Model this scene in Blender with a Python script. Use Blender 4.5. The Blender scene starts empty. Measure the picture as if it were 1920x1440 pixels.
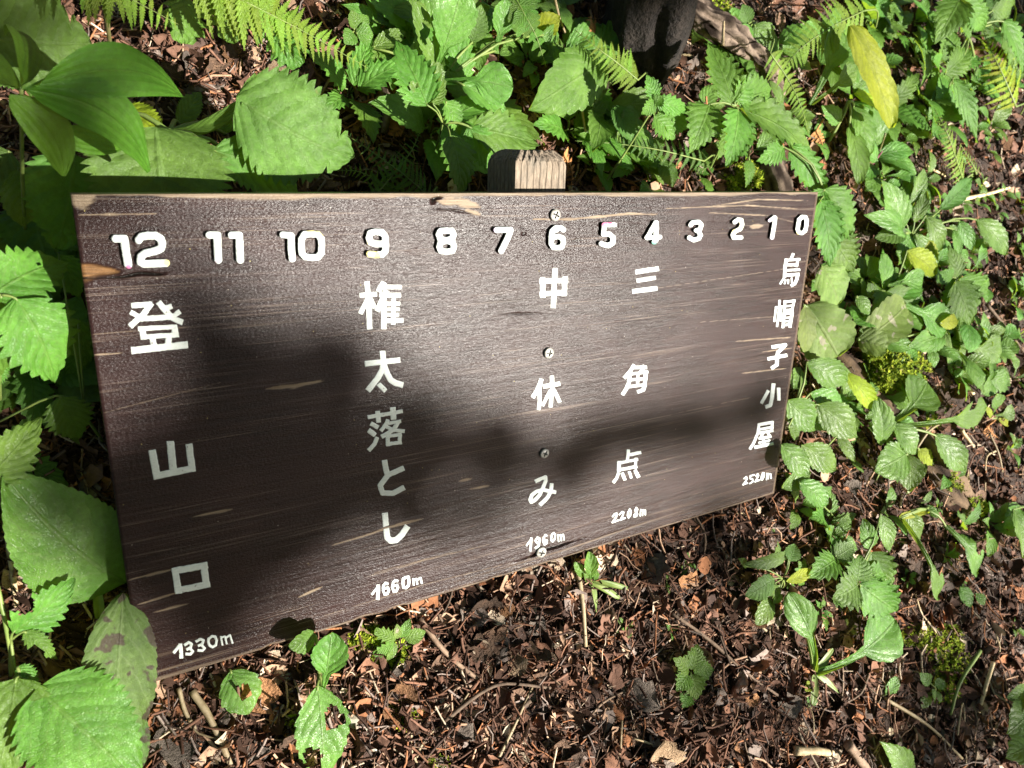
import bpy, math, random
import numpy as np
R_ = math.radians
random.seed(7)
rs = np.random.RandomState(11)

# ------------------------------------------------------------------ frames
# board frame: X along the board, Zb up the board face, N out of the face towards the viewer.
TILT = R_(38)
SX = np.array([1.0, 0, 0]); SZ = np.array([0, math.sin(TILT), math.cos(TILT)]); SN = np.array([0, -math.cos(TILT), math.sin(TILT)])
M_BW = np.stack([SX, SZ, SN], 1)                    # board coords (X, Zb, N) -> world
BW, BH, BT = 0.80, 0.4086, 0.020
CAM_B = np.array([-0.01560835, 0.44543156, 0.61093398])
FWD_B = np.array([0.50351296, -0.29840106, -0.8108215])
RGT_B = np.array([0.85385063, 0.02852463, 0.51973595])
UPV_B = np.array([0.13196138, 0.95401423, -0.26915245])
CAM, FWD, RGT, UPV = (M_BW @ v for v in (CAM_B, FWD_B, RGT_B, UPV_B))
FPX = 1393.1
SUN_B = np.array([0.43, -0.125, 0.89]); SUN_B /= np.linalg.norm(SUN_B)
SUN = M_BW @ SUN_B
# ground plane in the board frame
GN_B = np.array([0, 0.431, 0.9023]); GN = M_BW @ GN_B
G0 = M_BW @ np.array([0, -0.06, 0.0])
GX = np.array([1.0, 0, 0]); GR = np.cross(GN, GX)          # along the slope, upwards

scene = bpy.context.scene
# ------------------------------------------------------------------ camera, sky, sun, exposure
cam = bpy.data.cameras.new("camera"); camo = bpy.data.objects.new("camera", cam)
scene.collection.objects.link(camo); scene.camera = camo
cam.sensor_width = 36; cam.lens = 36 * FPX / 1920; cam.clip_start = 0.02; cam.clip_end = 200
from mathutils import Matrix, Vector
mw = Matrix.Identity(4)
for i in range(3):
    mw[i][0] = RGT[i]; mw[i][1] = UPV[i]; mw[i][2] = -FWD[i]; mw[i][3] = CAM[i]
camo.matrix_world = mw
cam.dof.use_dof = True; cam.dof.focus_distance = 0.78; cam.dof.aperture_fstop = 9.5
world = bpy.data.worlds.new("World"); scene.world = world; world.use_nodes = True
wn = world.node_tree; wn.nodes.clear()
sky = wn.nodes.new("ShaderNodeTexSky"); sky.sky_type = 'NISHITA'; sky.sun_disc = False
sky.sun_elevation = math.asin(SUN[2]); sky.sun_rotation = math.atan2(SUN[0], SUN[1])
bg = wn.nodes.new("ShaderNodeBackground"); bg.inputs[1].default_value = 0.05
wo = wn.nodes.new("ShaderNodeOutputWorld")
wn.links.new(sky.outputs[0], bg.inputs[0]); wn.links.new(bg.outputs[0], wo.inputs[0])
sl = bpy.data.lights.new("sun", 'SUN'); slo = bpy.data.objects.new("sun", sl); scene.collection.objects.link(slo)
sl.energy = 5.0; sl.angle = R_(0.53); sl.color = (1.0, 0.95, 0.86)
slo.rotation_euler = Vector(SUN).to_track_quat('Z', 'Y').to_euler()
slo.location = tuple(SUN * 6)
scene.view_settings.view_transform = 'Standard'; scene.view_settings.look = 'None'
scene.view_settings.gamma = 1; scene.view_settings.exposure = 1.85
scene.cycles.max_bounces = 6; scene.cycles.transparent_max_bounces = 6
scene.cycles.caustics_reflective = False; scene.cycles.caustics_refractive = False
scene.cycles.use_denoising = True

COL = scene.collection
# ------------------------------------------------------------------ noise
def _h(ix, iy, seed):
    n = (ix.astype(np.int64) * 374761393 + iy.astype(np.int64) * 668265263 + seed * 1274126177) & 0xffffffff
    n = ((n ^ (n >> 13)) * 1274126177) & 0xffffffff
    return ((n ^ (n >> 16)) & 0xffff) / 65535.0
def vnoise(x, y, seed=0):
    x = np.asarray(x, float); y = np.asarray(y, float)
    ix = np.floor(x); iy = np.floor(y); fx = x - ix; fy = y - iy
    fx = fx * fx * (3 - 2 * fx); fy = fy * fy * (3 - 2 * fy)
    a = _h(ix, iy, seed); b = _h(ix + 1, iy, seed); c = _h(ix, iy + 1, seed); d = _h(ix + 1, iy + 1, seed)
    return (a * (1 - fx) + b * fx) * (1 - fy) + (c * (1 - fx) + d * fx) * fy
def fbm(x, y, seed=0, oct=4):
    s = 0; a = 1; t = 0
    for o in range(oct):
        s = s + a * vnoise(x * 2 ** o, y * 2 ** o, seed + o * 17); t += a; a *= .5
    return s / t
def sst(a, b, x):
    t = np.clip((x - a) / (b - a), 0, 1); return t * t * (3 - 2 * t)

# ------------------------------------------------------------------ ground and rays
def bump(s, r):
    b = 0.035 * (fbm(s * 3, r * 3, 3, 3) - .5) + 0.012 * (fbm(s * 22, r * 22, 9, 2) - .5)
    d = np.sqrt((s - .4) ** 2 + (r - .1) ** 2)
    b = b + 0.5 * sst(1.2, 5, d) * (fbm(s * .5, r * .5, 5, 3) - .5)
    # calm under the board so that it clears the ground
    k = sst(.05, .25, np.maximum(np.abs(s - .4) - .4, np.abs(r + .02) - .08))
    return b * (0.35 + .65 * k) - 0.004
def sr(p):
    q = p - G0; return q @ GX, q @ GR
def height(p):
    s, r = sr(p); return (p - G0) @ GN - float(bump(s, r))
def ray(px, py):
    return RGT * (px - 960) / FPX - UPV * (py - 720) / FPX + FWD
def PT(px, py, h=0.0):
    """the point on the sight line through a spot of the photo that lies h metres above the ground"""
    d = ray(px, py); dn = d @ GN; t = (h - (CAM - G0) @ GN) / dn
    for _ in range(4):
        p = CAM + d * t; s, r = sr(p)
        t = (h + float(bump(s, r)) - (CAM - G0) @ GN) / dn
        t = min(max(t, .15), 8)
    return CAM + d * t
def depth(p): return (p - CAM) @ FWD
def PXM(p): return depth(p) / FPX                     # metres per photo pixel at p
def BP(px, py, off=0.0):
    d = M_BW.T @ ray(px, py); t = (off - CAM_B[2]) / d[2]; return CAM_B + d * t   # board coords
def nrm(v): return v / (np.linalg.norm(v) + 1e-12)

# ------------------------------------------------------------------ materials
def mat_new(name):
    m = bpy.data.materials.new(name); m.use_nodes = True; nt = m.node_tree; nt.nodes.clear()
    out = nt.nodes.new("ShaderNodeOutputMaterial"); return m, nt, out
class NB:
    def __init__(s, nt): s.nt = nt
    def n(s, t, **k):
        o = s.nt.nodes.new("ShaderNode" + t)
        for a, b in k.items(): setattr(o, a, b)
        return o
    def l(s, a, b): s.nt.links.new(a, b)
    def math(s, op, a, b=None, c=None):
        o = s.n("Math", operation=op)
        for i, v in enumerate((a, b, c)):
            if v is None: continue
            if isinstance(v, (int, float)): o.inputs[i].default_value = v
            else: s.l(v, o.inputs[i])
        return o.outputs[0]
    def mix(s, f, a, b, mode='MIX'):
        o = s.n("MixRGB", blend_type=mode)
        for i, v in enumerate((f, a, b)):
            if isinstance(v, (int, float)): o.inputs[i].default_value = v
            elif isinstance(v, tuple): o.inputs[i].default_value = (*v, 1)[:4]
            else: s.l(v, o.inputs[i])
        return o.outputs[0]
    def ramp(s, f, pts):
        o = s.n("ValToRGB"); e = o.color_ramp.elements
        while len(e) < len(pts): e.new(.5)
        for i, (p, c) in enumerate(pts):
            e[i].position = p; e[i].color = (*c, 1) if isinstance(c, tuple) else (c, c, c, 1)
        s.l(f, o.inputs[0]); return o.outputs[0]
    def noise(s, vec, scale, detail=3, rough=.5, dist=0):
        o = s.n("TexNoise"); o.inputs['Scale'].default_value = scale; o.inputs['Detail'].default_value = detail
        o.inputs['Roughness'].default_value = rough; o.inputs['Distortion'].default_value = dist
        if vec is not None: s.l(vec, o.inputs['Vector'])
        return o.outputs[0]
    def mapping(s, vec, sc):
        o = s.n("Mapping"); o.inputs['Scale'].default_value = sc; s.l(vec, o.inputs[0]); return o.outputs[0]
    def bump(s, h, strength, dist, prev=None):
        o = s.n("Bump"); o.inputs['Strength'].default_value = strength; o.inputs['Distance'].default_value = dist
        s.l(h, o.inputs['Height'])
        if prev is not None: s.l(prev, o.inputs['Normal'])
        return o.outputs[0]
def smooth_in(nb, x, a, b):
    o = nb.n("MapRange", interpolation_type='SMOOTHSTEP'); nb.l(x, o.inputs[0]); o.inputs[1].default_value = a; o.inputs[2].default_value = b
    return o.outputs[0]

def leaf_material(name, dark, light, vein, nv=6.0, slant=.32, style='pinnate', rough=.48, trans=.42, veinw=.06, puck=.5, spots=0.0, spotcol=(.05, .03, .025)):
    m, nt, out = mat_new(name); nb = NB(nt)
    uv = nb.n("UVMap"); sep = nb.n("SeparateXYZ"); nb.l(uv.outputs[0], sep.inputs[0])
    u, v = sep.outputs[0], sep.outputs[1]
    au = nb.math('MULTIPLY', nb.math('ABSOLUTE', nb.math('SUBTRACT', u, .5)), 2.0)
    tc = nb.n("TexCoord"); oi = nb.n("ObjectInfo"); rnd = oi.outputs['Random']
    geo = nb.n("NewGeometry")
    wob = nb.math('MULTIPLY', nb.math('SUBTRACT', nb.noise(geo.outputs['Position'], 90, 2), .5), .12)
    if style == 'parallel':
        t = nb.math('ADD', nb.math('MULTIPLY', au, 2.6), nb.math('MULTIPLY', wob, .5))
    else:
        t = nb.math('MULTIPLY', nb.math('ADD', nb.math('SUBTRACT', v, nb.math('MULTIPLY', nb.math('POWER', au, 1.25), slant)), wob), nv)
    fr = nb.math('ABSOLUTE', nb.math('SUBTRACT', nb.math('FRACT', t), .5))         # 0 mid-cell .. .5 on a vein
    vl = smooth_in(nb, fr, .5 - veinw * 1.3, .495)
    if style == 'parallel': vl = nb.math('MULTIPLY', vl, .6)
    mid = nb.math('SUBTRACT', 1.0, smooth_in(nb, au, .015, .065))
    veins = nb.math('MAXIMUM', vl, mid)
    big = nb.noise(geo.outputs['Position'], 28, 3)
    c = nb.mix(smooth_in(nb, big, .3, .72), dark, light)
    hs = nb.n("HueSaturation"); nb.l(c, hs.inputs['Color'])
    nb.l(nb.math('ADD', .485, nb.math('MULTIPLY', rnd, .035)), hs.inputs['Hue'])
    nb.l(nb.math('ADD', .78, nb.math('MULTIPLY', rnd, .42)), hs.inputs['Value'])
    c = nb.mix(1.0, hs.outputs[0], (1.46, 1.30, 1.10), 'MULTIPLY')
    c = nb.mix(nb.math('MULTIPLY', veins, .36), c, vein)
    fine = nb.n("TexVoronoi", feature='DISTANCE_TO_EDGE'); fine.inputs['Scale'].default_value = 520; nb.l(geo.outputs['Position'], fine.inputs['Vector'])
    fl = smooth_in(nb, fine.outputs[0], .0, .12)
    c = nb.mix(nb.math('MULTIPLY', nb.math('SUBTRACT', 1.0, fl), .30), c, vein)
    mot = nb.noise(geo.outputs['Position'], 210, 4, .7)
    c = nb.mix(1.0, c, nb.ramp(mot, [(.3, .72), (.7, 1.22)]), 'MULTIPLY')
    spk = nb.noise(geo.outputs['Position'], 55, 4, .6)
    c = nb.mix(nb.math('MULTIPLY', smooth_in(nb, spk, .70, .78), .55), c, (.16, .13, .035))
    if spots > 0:
        sp = nb.noise(geo.outputs['Position'], 38, 3, .55, .4)
        c = nb.mix(nb.math('MULTIPLY', smooth_in(nb, sp, .62 - spots * .1, .66 - spots * .1), .9), c, spotcol)
    # relief: the blade swells between the side veins
    pk = nb.math('MULTIPLY', nb.math('SINE', nb.math('MULTIPLY', nb.math('ADD', fr, 0.0), 3.1416)), -1.0) if style != 'parallel' else nb.math('MULTIPLY', fr, -1.2)
    hgt = nb.math('ADD', nb.math('MULTIPLY', pk, puck), nb.math('MULTIPLY', mid, -.7))
    n1 = nb.bump(hgt, .42, .0024)
    hg2 = nb.math('ADD', nb.math('MULTIPLY', fl, .6), nb.noise(geo.outputs['Position'], 420, 3))
    n2 = nb.bump(hg2, .42, .0012, n1)
    b = nb.n("BsdfPrincipled"); nb.l(c, b.inputs['Base Color']); b.inputs['Roughness'].default_value = rough
    b.inputs['Specular IOR Level'].default_value = .36; nb.l(n2, b.inputs['Normal'])
    tr = nb.n("BsdfTranslucent"); nb.l(nb.mix(1.0, nb.mix(.5, c, (.42, .56, .05)), (1.0, 1.0, .62), 'MULTIPLY'), tr.inputs[0]); nb.l(n1, tr.inputs['Normal'])
    mx = nb.n("MixShader"); mx.inputs[0].default_value = trans
    nb.l(b.outputs[0], mx.inputs[1]); nb.l(tr.outputs[0], mx.inputs[2]); nb.l(mx.outputs[0], out.inputs[0])
    return m

MAT = {}
MAT['nettle'] = leaf_material("nettle_leaf", (.045, .120, .014), (.082, .190, .028), (.13, .22, .045), 7.0, .36, puck=.65)
MAT['cut'] = leaf_material("coarse_hairy_leaf", (.046, .120, .018), (.080, .185, .034), (.13, .22, .055), 6, .34, rough=.55, puck=1.1)
MAT['broad'] = leaf_material("smooth_broad_leaf", (.045, .120, .009), (.070, .170, .016), (.09, .18, .025), style='parallel', rough=.5, veinw=.16, trans=.46, puck=.8)
MAT['spoon'] = leaf_material("spoon_leaf", (.052, .130, .020), (.092, .200, .038), (.17, .25, .085), 5.5, .42, rough=.36, puck=.5)
MAT['yellow'] = leaf_material("yellow_green_leaf", (.24, .34, .022), (.31, .41, .035), (.20, .24, .03), 6, .34, trans=.6)
MAT['sick'] = leaf_material("spotted_leaf", (.045, .100, .020), (.075, .145, .034), (.18, .24, .10), 6, .36, rough=.6, spots=.95)
MAT['dull'] = leaf_material("dull_olive_leaf", (.085, .15, .032), (.12, .20, .048), (.16, .17, .07), 5, .4, rough=.55, spots=.12, spotcol=(.34, .31, .22))
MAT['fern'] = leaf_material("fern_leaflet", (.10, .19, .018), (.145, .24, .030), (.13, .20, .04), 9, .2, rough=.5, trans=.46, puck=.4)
MAT['darkshade'] = leaf_material("dark_shaded_leaflet", (.040, .105, .018), (.065, .145, .030), (.07, .12, .03), 9, .2, rough=.5, puck=.4)  # dark ferns and leaves; the darker tone also stands for shade on some
MAT['canopy'] = leaf_material("tree_leaf", (.045, .09, .02), (.07, .13, .03), (.08, .13, .04), 6, .3)

def simple(name, c1, c2, scale=40, rough=.6, bumps=.3, bd=.002, stretch=None, spec=.3, rnd=False):
    m, nt, out = mat_new(name); nb = NB(nt)
    geo = nb.n("NewGeometry"); vec = geo.outputs['Position']
    if stretch: 
        tc = nb.n("TexCoord"); vec = nb.mapping(tc.outputs['Object'], stretch)
    n = nb.noise(vec, scale, 5, .6)
    c = nb.mix(smooth_in(nb, n, .3, .7), c1, c2)
    if rnd:
        oi = nb.n("ObjectInfo"); hs = nb.n("HueSaturation"); nb.l(c, hs.inputs['Color'])
        nb.l(nb.math('ADD', .45, nb.math('MULTIPLY', oi.outputs['Random'], 1.15)), hs.inputs['Value']); c = hs.outputs[0]
    b = nb.n("BsdfPrincipled"); nb.l(c, b.inputs['Base Color']); b.inputs['Roughness'].default_value = rough
    b.inputs['Specular IOR Level'].default_value = spec
    nb.l(nb.bump(nb.noise(vec, scale * 3, 4, .6), bumps, bd), b.inputs['Normal'])
    nb.l(b.outputs[0], out.inputs[0]); return m
MAT['stem'] = simple("green_stem", (.09, .14, .03), (.15, .19, .05), 60, .5, .1)
MAT['redstem'] = simple("olive_stem", (.11, .10, .035), (.16, .14, .06), 60, .5, .1)
MAT['soil'] = simple("forest_soil", (.018, .011, .008), (.055, .034, .024), 45, .9, .8, .006)
MAT['stone'] = simple("pale_stone", (.30, .26, .19), (.48, .44, .35), 120, .85, .5, .002, rnd=True)
MAT['bark'] = simple("dark_bark", (.008, .006, .005), (.028, .021, .017), 60, .9, .9, .01, rnd=False)
MAT['rootwood'] = simple("weathered_root_wood", (.045, .030, .023), (.20, .15, .12), 60, .85, 1.0, .008)
MAT['logwood'] = simple("rotten_log_wood", (.045, .028, .018), (.15, .10, .062), 60, .9, .9, .004)
MAT['twig'] = simple("twig_bark", (.085, .055, .036), (.17, .115, .078), 150, .8, .5, .001, rnd=True)
MAT['straw'] = simple("dry_straw", (.30, .22, .12), (.42, .33, .20), 150, .6, .3, .001, rnd=True)
MAT['deadA'] = simple("dead_leaf_brown", (.075, .045, .030), (.15, .088, .055), 150, .75, 1.0, .005, rnd=True)
MAT['deadB'] = simple("dead_leaf_orange", (.16, .072, .030), (.27, .135, .06), 150, .75, 1.0, .005, rnd=True)
MAT['deadC'] = simple("dead_leaf_grey", (.11, .085, .068), (.20, .16, .13), 150, .8, 1.0, .005, rnd=True)
MAT['deadD'] = simple("dead_leaf_tan", (.24, .155, .09), (.36, .25, .155), 150, .75, 1.0, .005, rnd=True)
MAT['rustfern'] = simple("dead_fern", (.24, .10, .03), (.42, .20, .07), 90, .75, .4, .001)
MAT['moss'] = simple("moss", (.085, .13, .012), (.21, .25, .026), 160, .9, .5, .002)
MAT['zinc'] = simple("screw_steel", (.16, .15, .13), (.34, .33, .30), 300, .42, .2, .0003, spec=.6)
MAT['zincdark'] = simple("screw_recess", (.05, .05, .045), (.10, .10, .09), 300, .7, .2, .0003)

def attr_material(name, rough=.8, nscale=160, bd=.0015, spec=.12, trans=0.0):
    m, nt, out = mat_new(name); nb = NB(nt)
    a = nb.n("Attribute"); a.attribute_name = "col"; geo = nb.n("NewGeometry")
    n = nb.noise(geo.outputs['Position'], nscale, 4, .6)
    c = nb.mix(.75, a.outputs[0], nb.ramp(n, [(.25, .35), (.75, 1.0)]), 'MULTIPLY')
    b = nb.n("BsdfPrincipled"); nb.l(c, b.inputs['Base Color']); b.inputs['Roughness'].default_value = rough; b.inputs['Specular IOR Level'].default_value = spec
    nb.l(nb.bump(nb.noise(geo.outputs['Position'], nscale * 3, 3), .5, bd), b.inputs['Normal'])
    nb.l(b.outputs[0], out.inputs[0]); return m
MAT['litter'] = attr_material("leaf_litter")
MAT['woodcol'] = attr_material("weathered_wood", rough=.85, nscale=220, bd=.003)

# ------------------------------------------------------------------ object helpers
def tagit(o, label=None, cat=None, group=None, kind=None):
    if label: o['label'] = label
    if cat: o['category'] = cat
    if group: o['group'] = group
    if kind: o['kind'] = kind
    return o
def mesh_data(name, V, F, mats, uvs=None, cols=None, smooth=True, fmat=None):
    me = bpy.data.meshes.new(name)
    V = np.asarray(V, np.float32)
    if isinstance(F, np.ndarray):
        nf, k = F.shape
        me.vertices.add(len(V)); me.vertices.foreach_set("co", V.ravel())
        me.loops.add(nf * k); me.loops.foreach_set("vertex_index", F.astype(np.int32).ravel())
        me.polygons.add(nf); me.polygons.foreach_set("loop_start", np.arange(0, nf * k, k, dtype=np.int32))
        me.polygons.foreach_set("loop_total", np.full(nf, k, np.int32))
        me.update(calc_edges=True)
    else:
        me.from_pydata([tuple(map(float, v)) for v in V], [], [tuple(int(i) for i in f) for f in F])
    for m in (mats if isinstance(mats, (list, tuple)) else [mats]): me.materials.append(m)
    if smooth: me.polygons.foreach_set("use_smooth", [True] * len(me.polygons))
    if fmat is not None: me.polygons.foreach_set("material_index", np.asarray(fmat, np.int32))
    if uvs is not None:
        ul = me.uv_layers.new(name="UVMap"); li = np.zeros(len(me.loops), np.int32); me.loops.foreach_get("vertex_index", li)
        ul.data.foreach_set("uv", np.asarray(uvs, np.float32)[li].ravel())
    if cols is not None:
        at = me.color_attributes.new("col", 'FLOAT_COLOR', 'POINT'); c = np.ones((len(V), 4), np.float32); c[:, :3] = cols
        at.data.foreach_set("color", c.ravel())
    me.update(); return me
def link(name, me, parent=None, loc=(0, 0, 0)):
    o = bpy.data.objects.new(name, me); COL.objects.link(o); o.location = tuple(map(float, loc))
    if parent is not None: o.parent = parent
    return o
def empty(name, loc, label, cat, group=None):
    o = bpy.data.objects.new(name, None); COL.objects.link(o); o.location = tuple(map(float, loc)); o.empty_display_size = .02
    return tagit(o, label, cat, group)
def wobj(name, V, F, mats, parent=None, base=None, **k):
    """mesh given in world space; becomes a part of parent, or a thing with its origin at base"""
    org = np.array(parent.location) if parent is not None else (np.array(base) if base is not None else np.zeros(3))
    if parent is not None and parent.parent is not None: org = org + np.array(parent.parent.location)
    me = mesh_data(name, np.asarray(V) - org, F, mats, **k)
    return link(name, me, parent, (0, 0, 0) if parent is not None else org)

def tube_geo(P, rad, n=6, cap=True, rough=0.0, seed=0):
    P = np.asarray(P, float); m = len(P); rad = np.broadcast_to(np.asarray(rad, float), (m,))
    T = np.gradient(P, axis=0); T /= (np.linalg.norm(T, axis=1, keepdims=True) + 1e-12)
    ref = np.array([0.3, 0.2, 1.0]); V = []; F = []
    for i in range(m):
        a = nrm(np.cross(T[i], ref)); b = np.cross(T[i], a)
        for j in range(n):
            an = 2 * math.pi * j / n; rr = rad[i]
            if rough: rr *= 1 + rough * 2 * (float(fbm(np.array(j * (1.7 if n < 16 else 8.0 / n * 2.2) + .3), np.array(i * (.55 if n < 16 else .11) + seed * 7.3), seed, 3)) - .5)
            V.append(P[i] + rr * (math.cos(an) * a + math.sin(an) * b))
    for i in range(m - 1):
        for j in range(n):
            F.append((i * n + j, i * n + (j + 1) % n, (i + 1) * n + (j + 1) % n, (i + 1) * n + j))
    if cap: F.append(tuple(range(n))[::-1]); F.append(tuple((m - 1) * n + j for j in range(n)))
    return np.array(V), F
def curve(P, n=8):
    """smooth polyline through P (Catmull-Rom)"""
    P = np.asarray(P, float)
    if len(P) < 3: return np.array([P[0] + (P[-1] - P[0]) * t for t in np.linspace(0, 1, n)])
    Q = np.vstack([2 * P[0] - P[1], P, 2 * P[-1] - P[-2]]); out = []
    seg = len(P) - 1; k = max(2, n // seg)
    for i in range(seg):
        p0, p1, p2, p3 = Q[i:i + 4]
        for t in np.linspace(0, 1, k, endpoint=False):
            out.append(.5 * ((2 * p1) + (-p0 + p2) * t + (2 * p0 - 5 * p1 + 4 * p2 - p3) * t * t + (-p0 + 3 * p1 - 3 * p2 + p3) * t ** 3))
    out.append(P[-1]); return np.array(out)
# ------------------------------------------------------------------ ground sheet
def axis(lo, hi, step, far):
    a = list(np.arange(lo, hi, step)); x = hi; st = step
    while x < far: a.append(x); st *= 1.35; x += st
    a.append(far); x = lo; st = step * 1.35; b = []
    while x - st > -far: x -= st; b.append(x); st *= 1.35
    b.append(-far); return np.array(b[::-1] + a)
sa = axis(-1.0, 2.3, .016, 40); ra = axis(-.9, 1.9, .016, 40)
S, Rr = np.meshgrid(sa, ra); B_ = bump(S, Rr)
Vg = G0 + S[..., None] * GX + Rr[..., None] * GR + B_[..., None] * GN
ny, nx = S.shape; idx = np.arange(nx * ny).reshape(ny, nx)
Fg = np.stack([idx[:-1, :-1], idx[:-1, 1:], idx[1:, 1:], idx[1:, :-1]], -1).reshape(-1, 4)
tagit(link("ground", mesh_data("ground", Vg.reshape(-1, 3), Fg, MAT['soil'])), kind='structure')

# ------------------------------------------------------------------ the sign
def board_material():
    m, nt, out = mat_new("stained_varnished_wood"); nb = NB(nt)
    a = nb.n("Attribute"); a.attribute_name = "col"; sp = nb.n("SeparateXYZ"); nb.l(a.outputs[1], sp.inputs[0])
    wear, orange, crack = sp.outputs
    tc = nb.n("TexCoord"); ob = tc.outputs['Object']
    # object space: x along board, y out of face, z up the board
    g1 = nb.noise(nb.mapping(ob, (5, 1, 120)), 3.0, 5, .6, .35)
    g2 = nb.noise(nb.mapping(ob, (9, 1, 420)), 3.0, 4, .6, .2)
    blot = nb.noise(nb.mapping(ob, (1, 1, 2.2)), 7, 4, .6)
    c = nb.mix(smooth_in(nb, g1, .25, .75), (.0075, .0036, .0033), (.0185, .0090, .0082))
    c = nb.mix(nb.math('MULTIPLY', smooth_in(nb, blot, .35, .7), .55), c, (.027, .0130, .0122))
    c = nb.mix(nb.math('MULTIPLY', smooth_in(nb, g2, .56, .74), .35), c, (.060, .038, .033))
    rd = nb.noise(nb.mapping(ob, (.5, 1, 100)), 3.0, 3, .55, .35)
    rl = nb.math('SUBTRACT', 1.0, smooth_in(nb, nb.math('ABSOLUTE', nb.math('SUBTRACT', rd, .5)), .0, .022))
    rm = smooth_in(nb, nb.noise(nb.mapping(ob, (1.6, 1, 26)), 3, 3), .46, .62)
    c = nb.mix(nb.math('MULTIPLY', nb.math('MULTIPLY', rl, rm), .34), c, (.22, .165, .13))
    tan = nb.mix(smooth_in(nb, g2, .3, .7), (.15, .105, .068), (.33, .255, .175))
    c = nb.mix(wear, c, tan)
    c = nb.mix(orange, c, nb.mix(smooth_in(nb, g1, .3, .7), (.035, .018, .008), (.19, .098, .038)))
    c = nb.mix(crack, c, (.006, .005, .004))
    speck = nb.n("TexVoronoi", feature='F1'); speck.inputs['Scale'].default_value = 120; nb.l(ob, speck.inputs['Vector'])
    d = nb.math('SUBTRACT', 1.0, smooth_in(nb, speck.outputs['Distance'], .02, .06))
    sc = nb.n("SeparateXYZ"); nb.l(speck.outputs['Color'], sc.inputs[0])
    keep = nb.math('GREATER_THAN', sc.outputs[0], .60)
    c = nb.mix(nb.math('MULTIPLY', nb.math('MULTIPLY', d, keep), .8), c, nb.mix(nb.math('GREATER_THAN', sc.outputs[1], .7), (.42, .37, .30), (.48, .40, .12)))
    b = nb.n("BsdfPrincipled"); nb.l(c, b.inputs['Base Color'])
    rr = nb.math('ADD', .22, nb.math('MULTIPLY', nb.math('MAXIMUM', wear, orange), .4))
    rr = nb.math('ADD', rr, nb.math('MULTIPLY', nb.math('SUBTRACT', blot, .5), .12))
    nb.l(rr, b.inputs['Roughness'])
    b.inputs['Specular IOR Level'].default_value = .125
    fine = nb.noise(nb.mapping(ob, (420, 420, 900)), 1.0, 2, .6)
    n1 = nb.bump(nb.math('ADD', nb.math('MULTIPLY', g2, .7), g1), .35, .0009)
    n2 = nb.bump(fine, .6, .0007, n1)
    nb.l(n2, b.inputs['Normal']); nb.l(b.outputs[0], out.inputs[0]); return m
MAT['board'] = board_material()

def seg_dist(X, Z, P):
    """distance (and along-parameter) from grid points to a polyline"""
    best = np.full(X.shape, 1e9); tt = np.zeros(X.shape); n = len(P) - 1
    for i in range(n):
        ax, az = P[i]; bx, bz = P[i + 1]; dx, dz = bx - ax, bz - az; L2 = dx * dx + dz * dz + 1e-15
        t = np.clip(((X - ax) * dx + (Z - az) * dz) / L2, 0, 1)
        d = np.hypot(X - ax - t * dx, Z - az - t * dz); k = d < best
        best = np.where(k, d, best); tt = np.where(k, (i + t) / n, tt)
    return best, tt
gx = np.linspace(0, BW, 360); gz = np.linspace(0, BH, 640)
BX, BZ = np.meshgrid(gx, gz)
yy = BZ + .010 * (fbm(BX * 2.6, BZ * 4, 31, 3) - .5) * 2 + .004 * (fbm(BX * 7, BZ * 9, 33, 2) - .5)
l1 = fbm(BX * 3.2 + 11, yy * 300, 41, 2); l2 = vnoise(BX * 1.4, yy * 62, 43); l3 = fbm(BX * 6, BZ * 14, 47, 3)
wear = sst(.70, .82, l1) * sst(.45, .75, l2) * sst(.30, .55, l3) * (0.45 + .55 * sst(.25, .75, BX / BW) + .35 * sst(.16, .04, BZ))
wear = np.clip(wear * .3, 0, .25) * np.maximum(sst(.14, .03, BZ), sst(.66, .80, BX))
edge = BH - BZ
ew = .0007 + .0055 * fbm(BX * 9, BX * 0 + 3, 51, 3) * sst(.42, .75, fbm(BX * 4.1, BX * 0, 52, 2))
wear = np.maximum(wear, .55 * sst(ew * 1.25, ew * .7, edge + .0035 * (fbm(BX * 40, BZ * 160, 53, 3) - .5)))
wear = np.maximum(wear, .35 * sst(.0035, .001, BW - BX)); wear = np.maximum(wear, .3 * sst(.0025, .0008, BZ + .002 * (fbm(BX * 60, BX * 0, 5, 2) - .5)))
orange = np.zeros_like(BX); crack = np.zeros_like(BX); rec = np.zeros_like(BX)
def pl(*pts): return [tuple(BP(x, y)[:2]) for x, y in pts]
def chip(pts, r, amt=.9, seed=0, ends=.5):
    global wear
    d, t = seg_dist(BX, BZ, pl(*pts)); prof = r * (np.sin(np.pi * np.clip(t, .03, .97)) ** ends)
    dn = d + r * 1.2 * (fbm(BX * 90, BZ * 320, 60 + seed, 3) - .5)
    wear = np.maximum(wear, amt * sst(prof * 1.1, prof * .6, dn))
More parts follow.
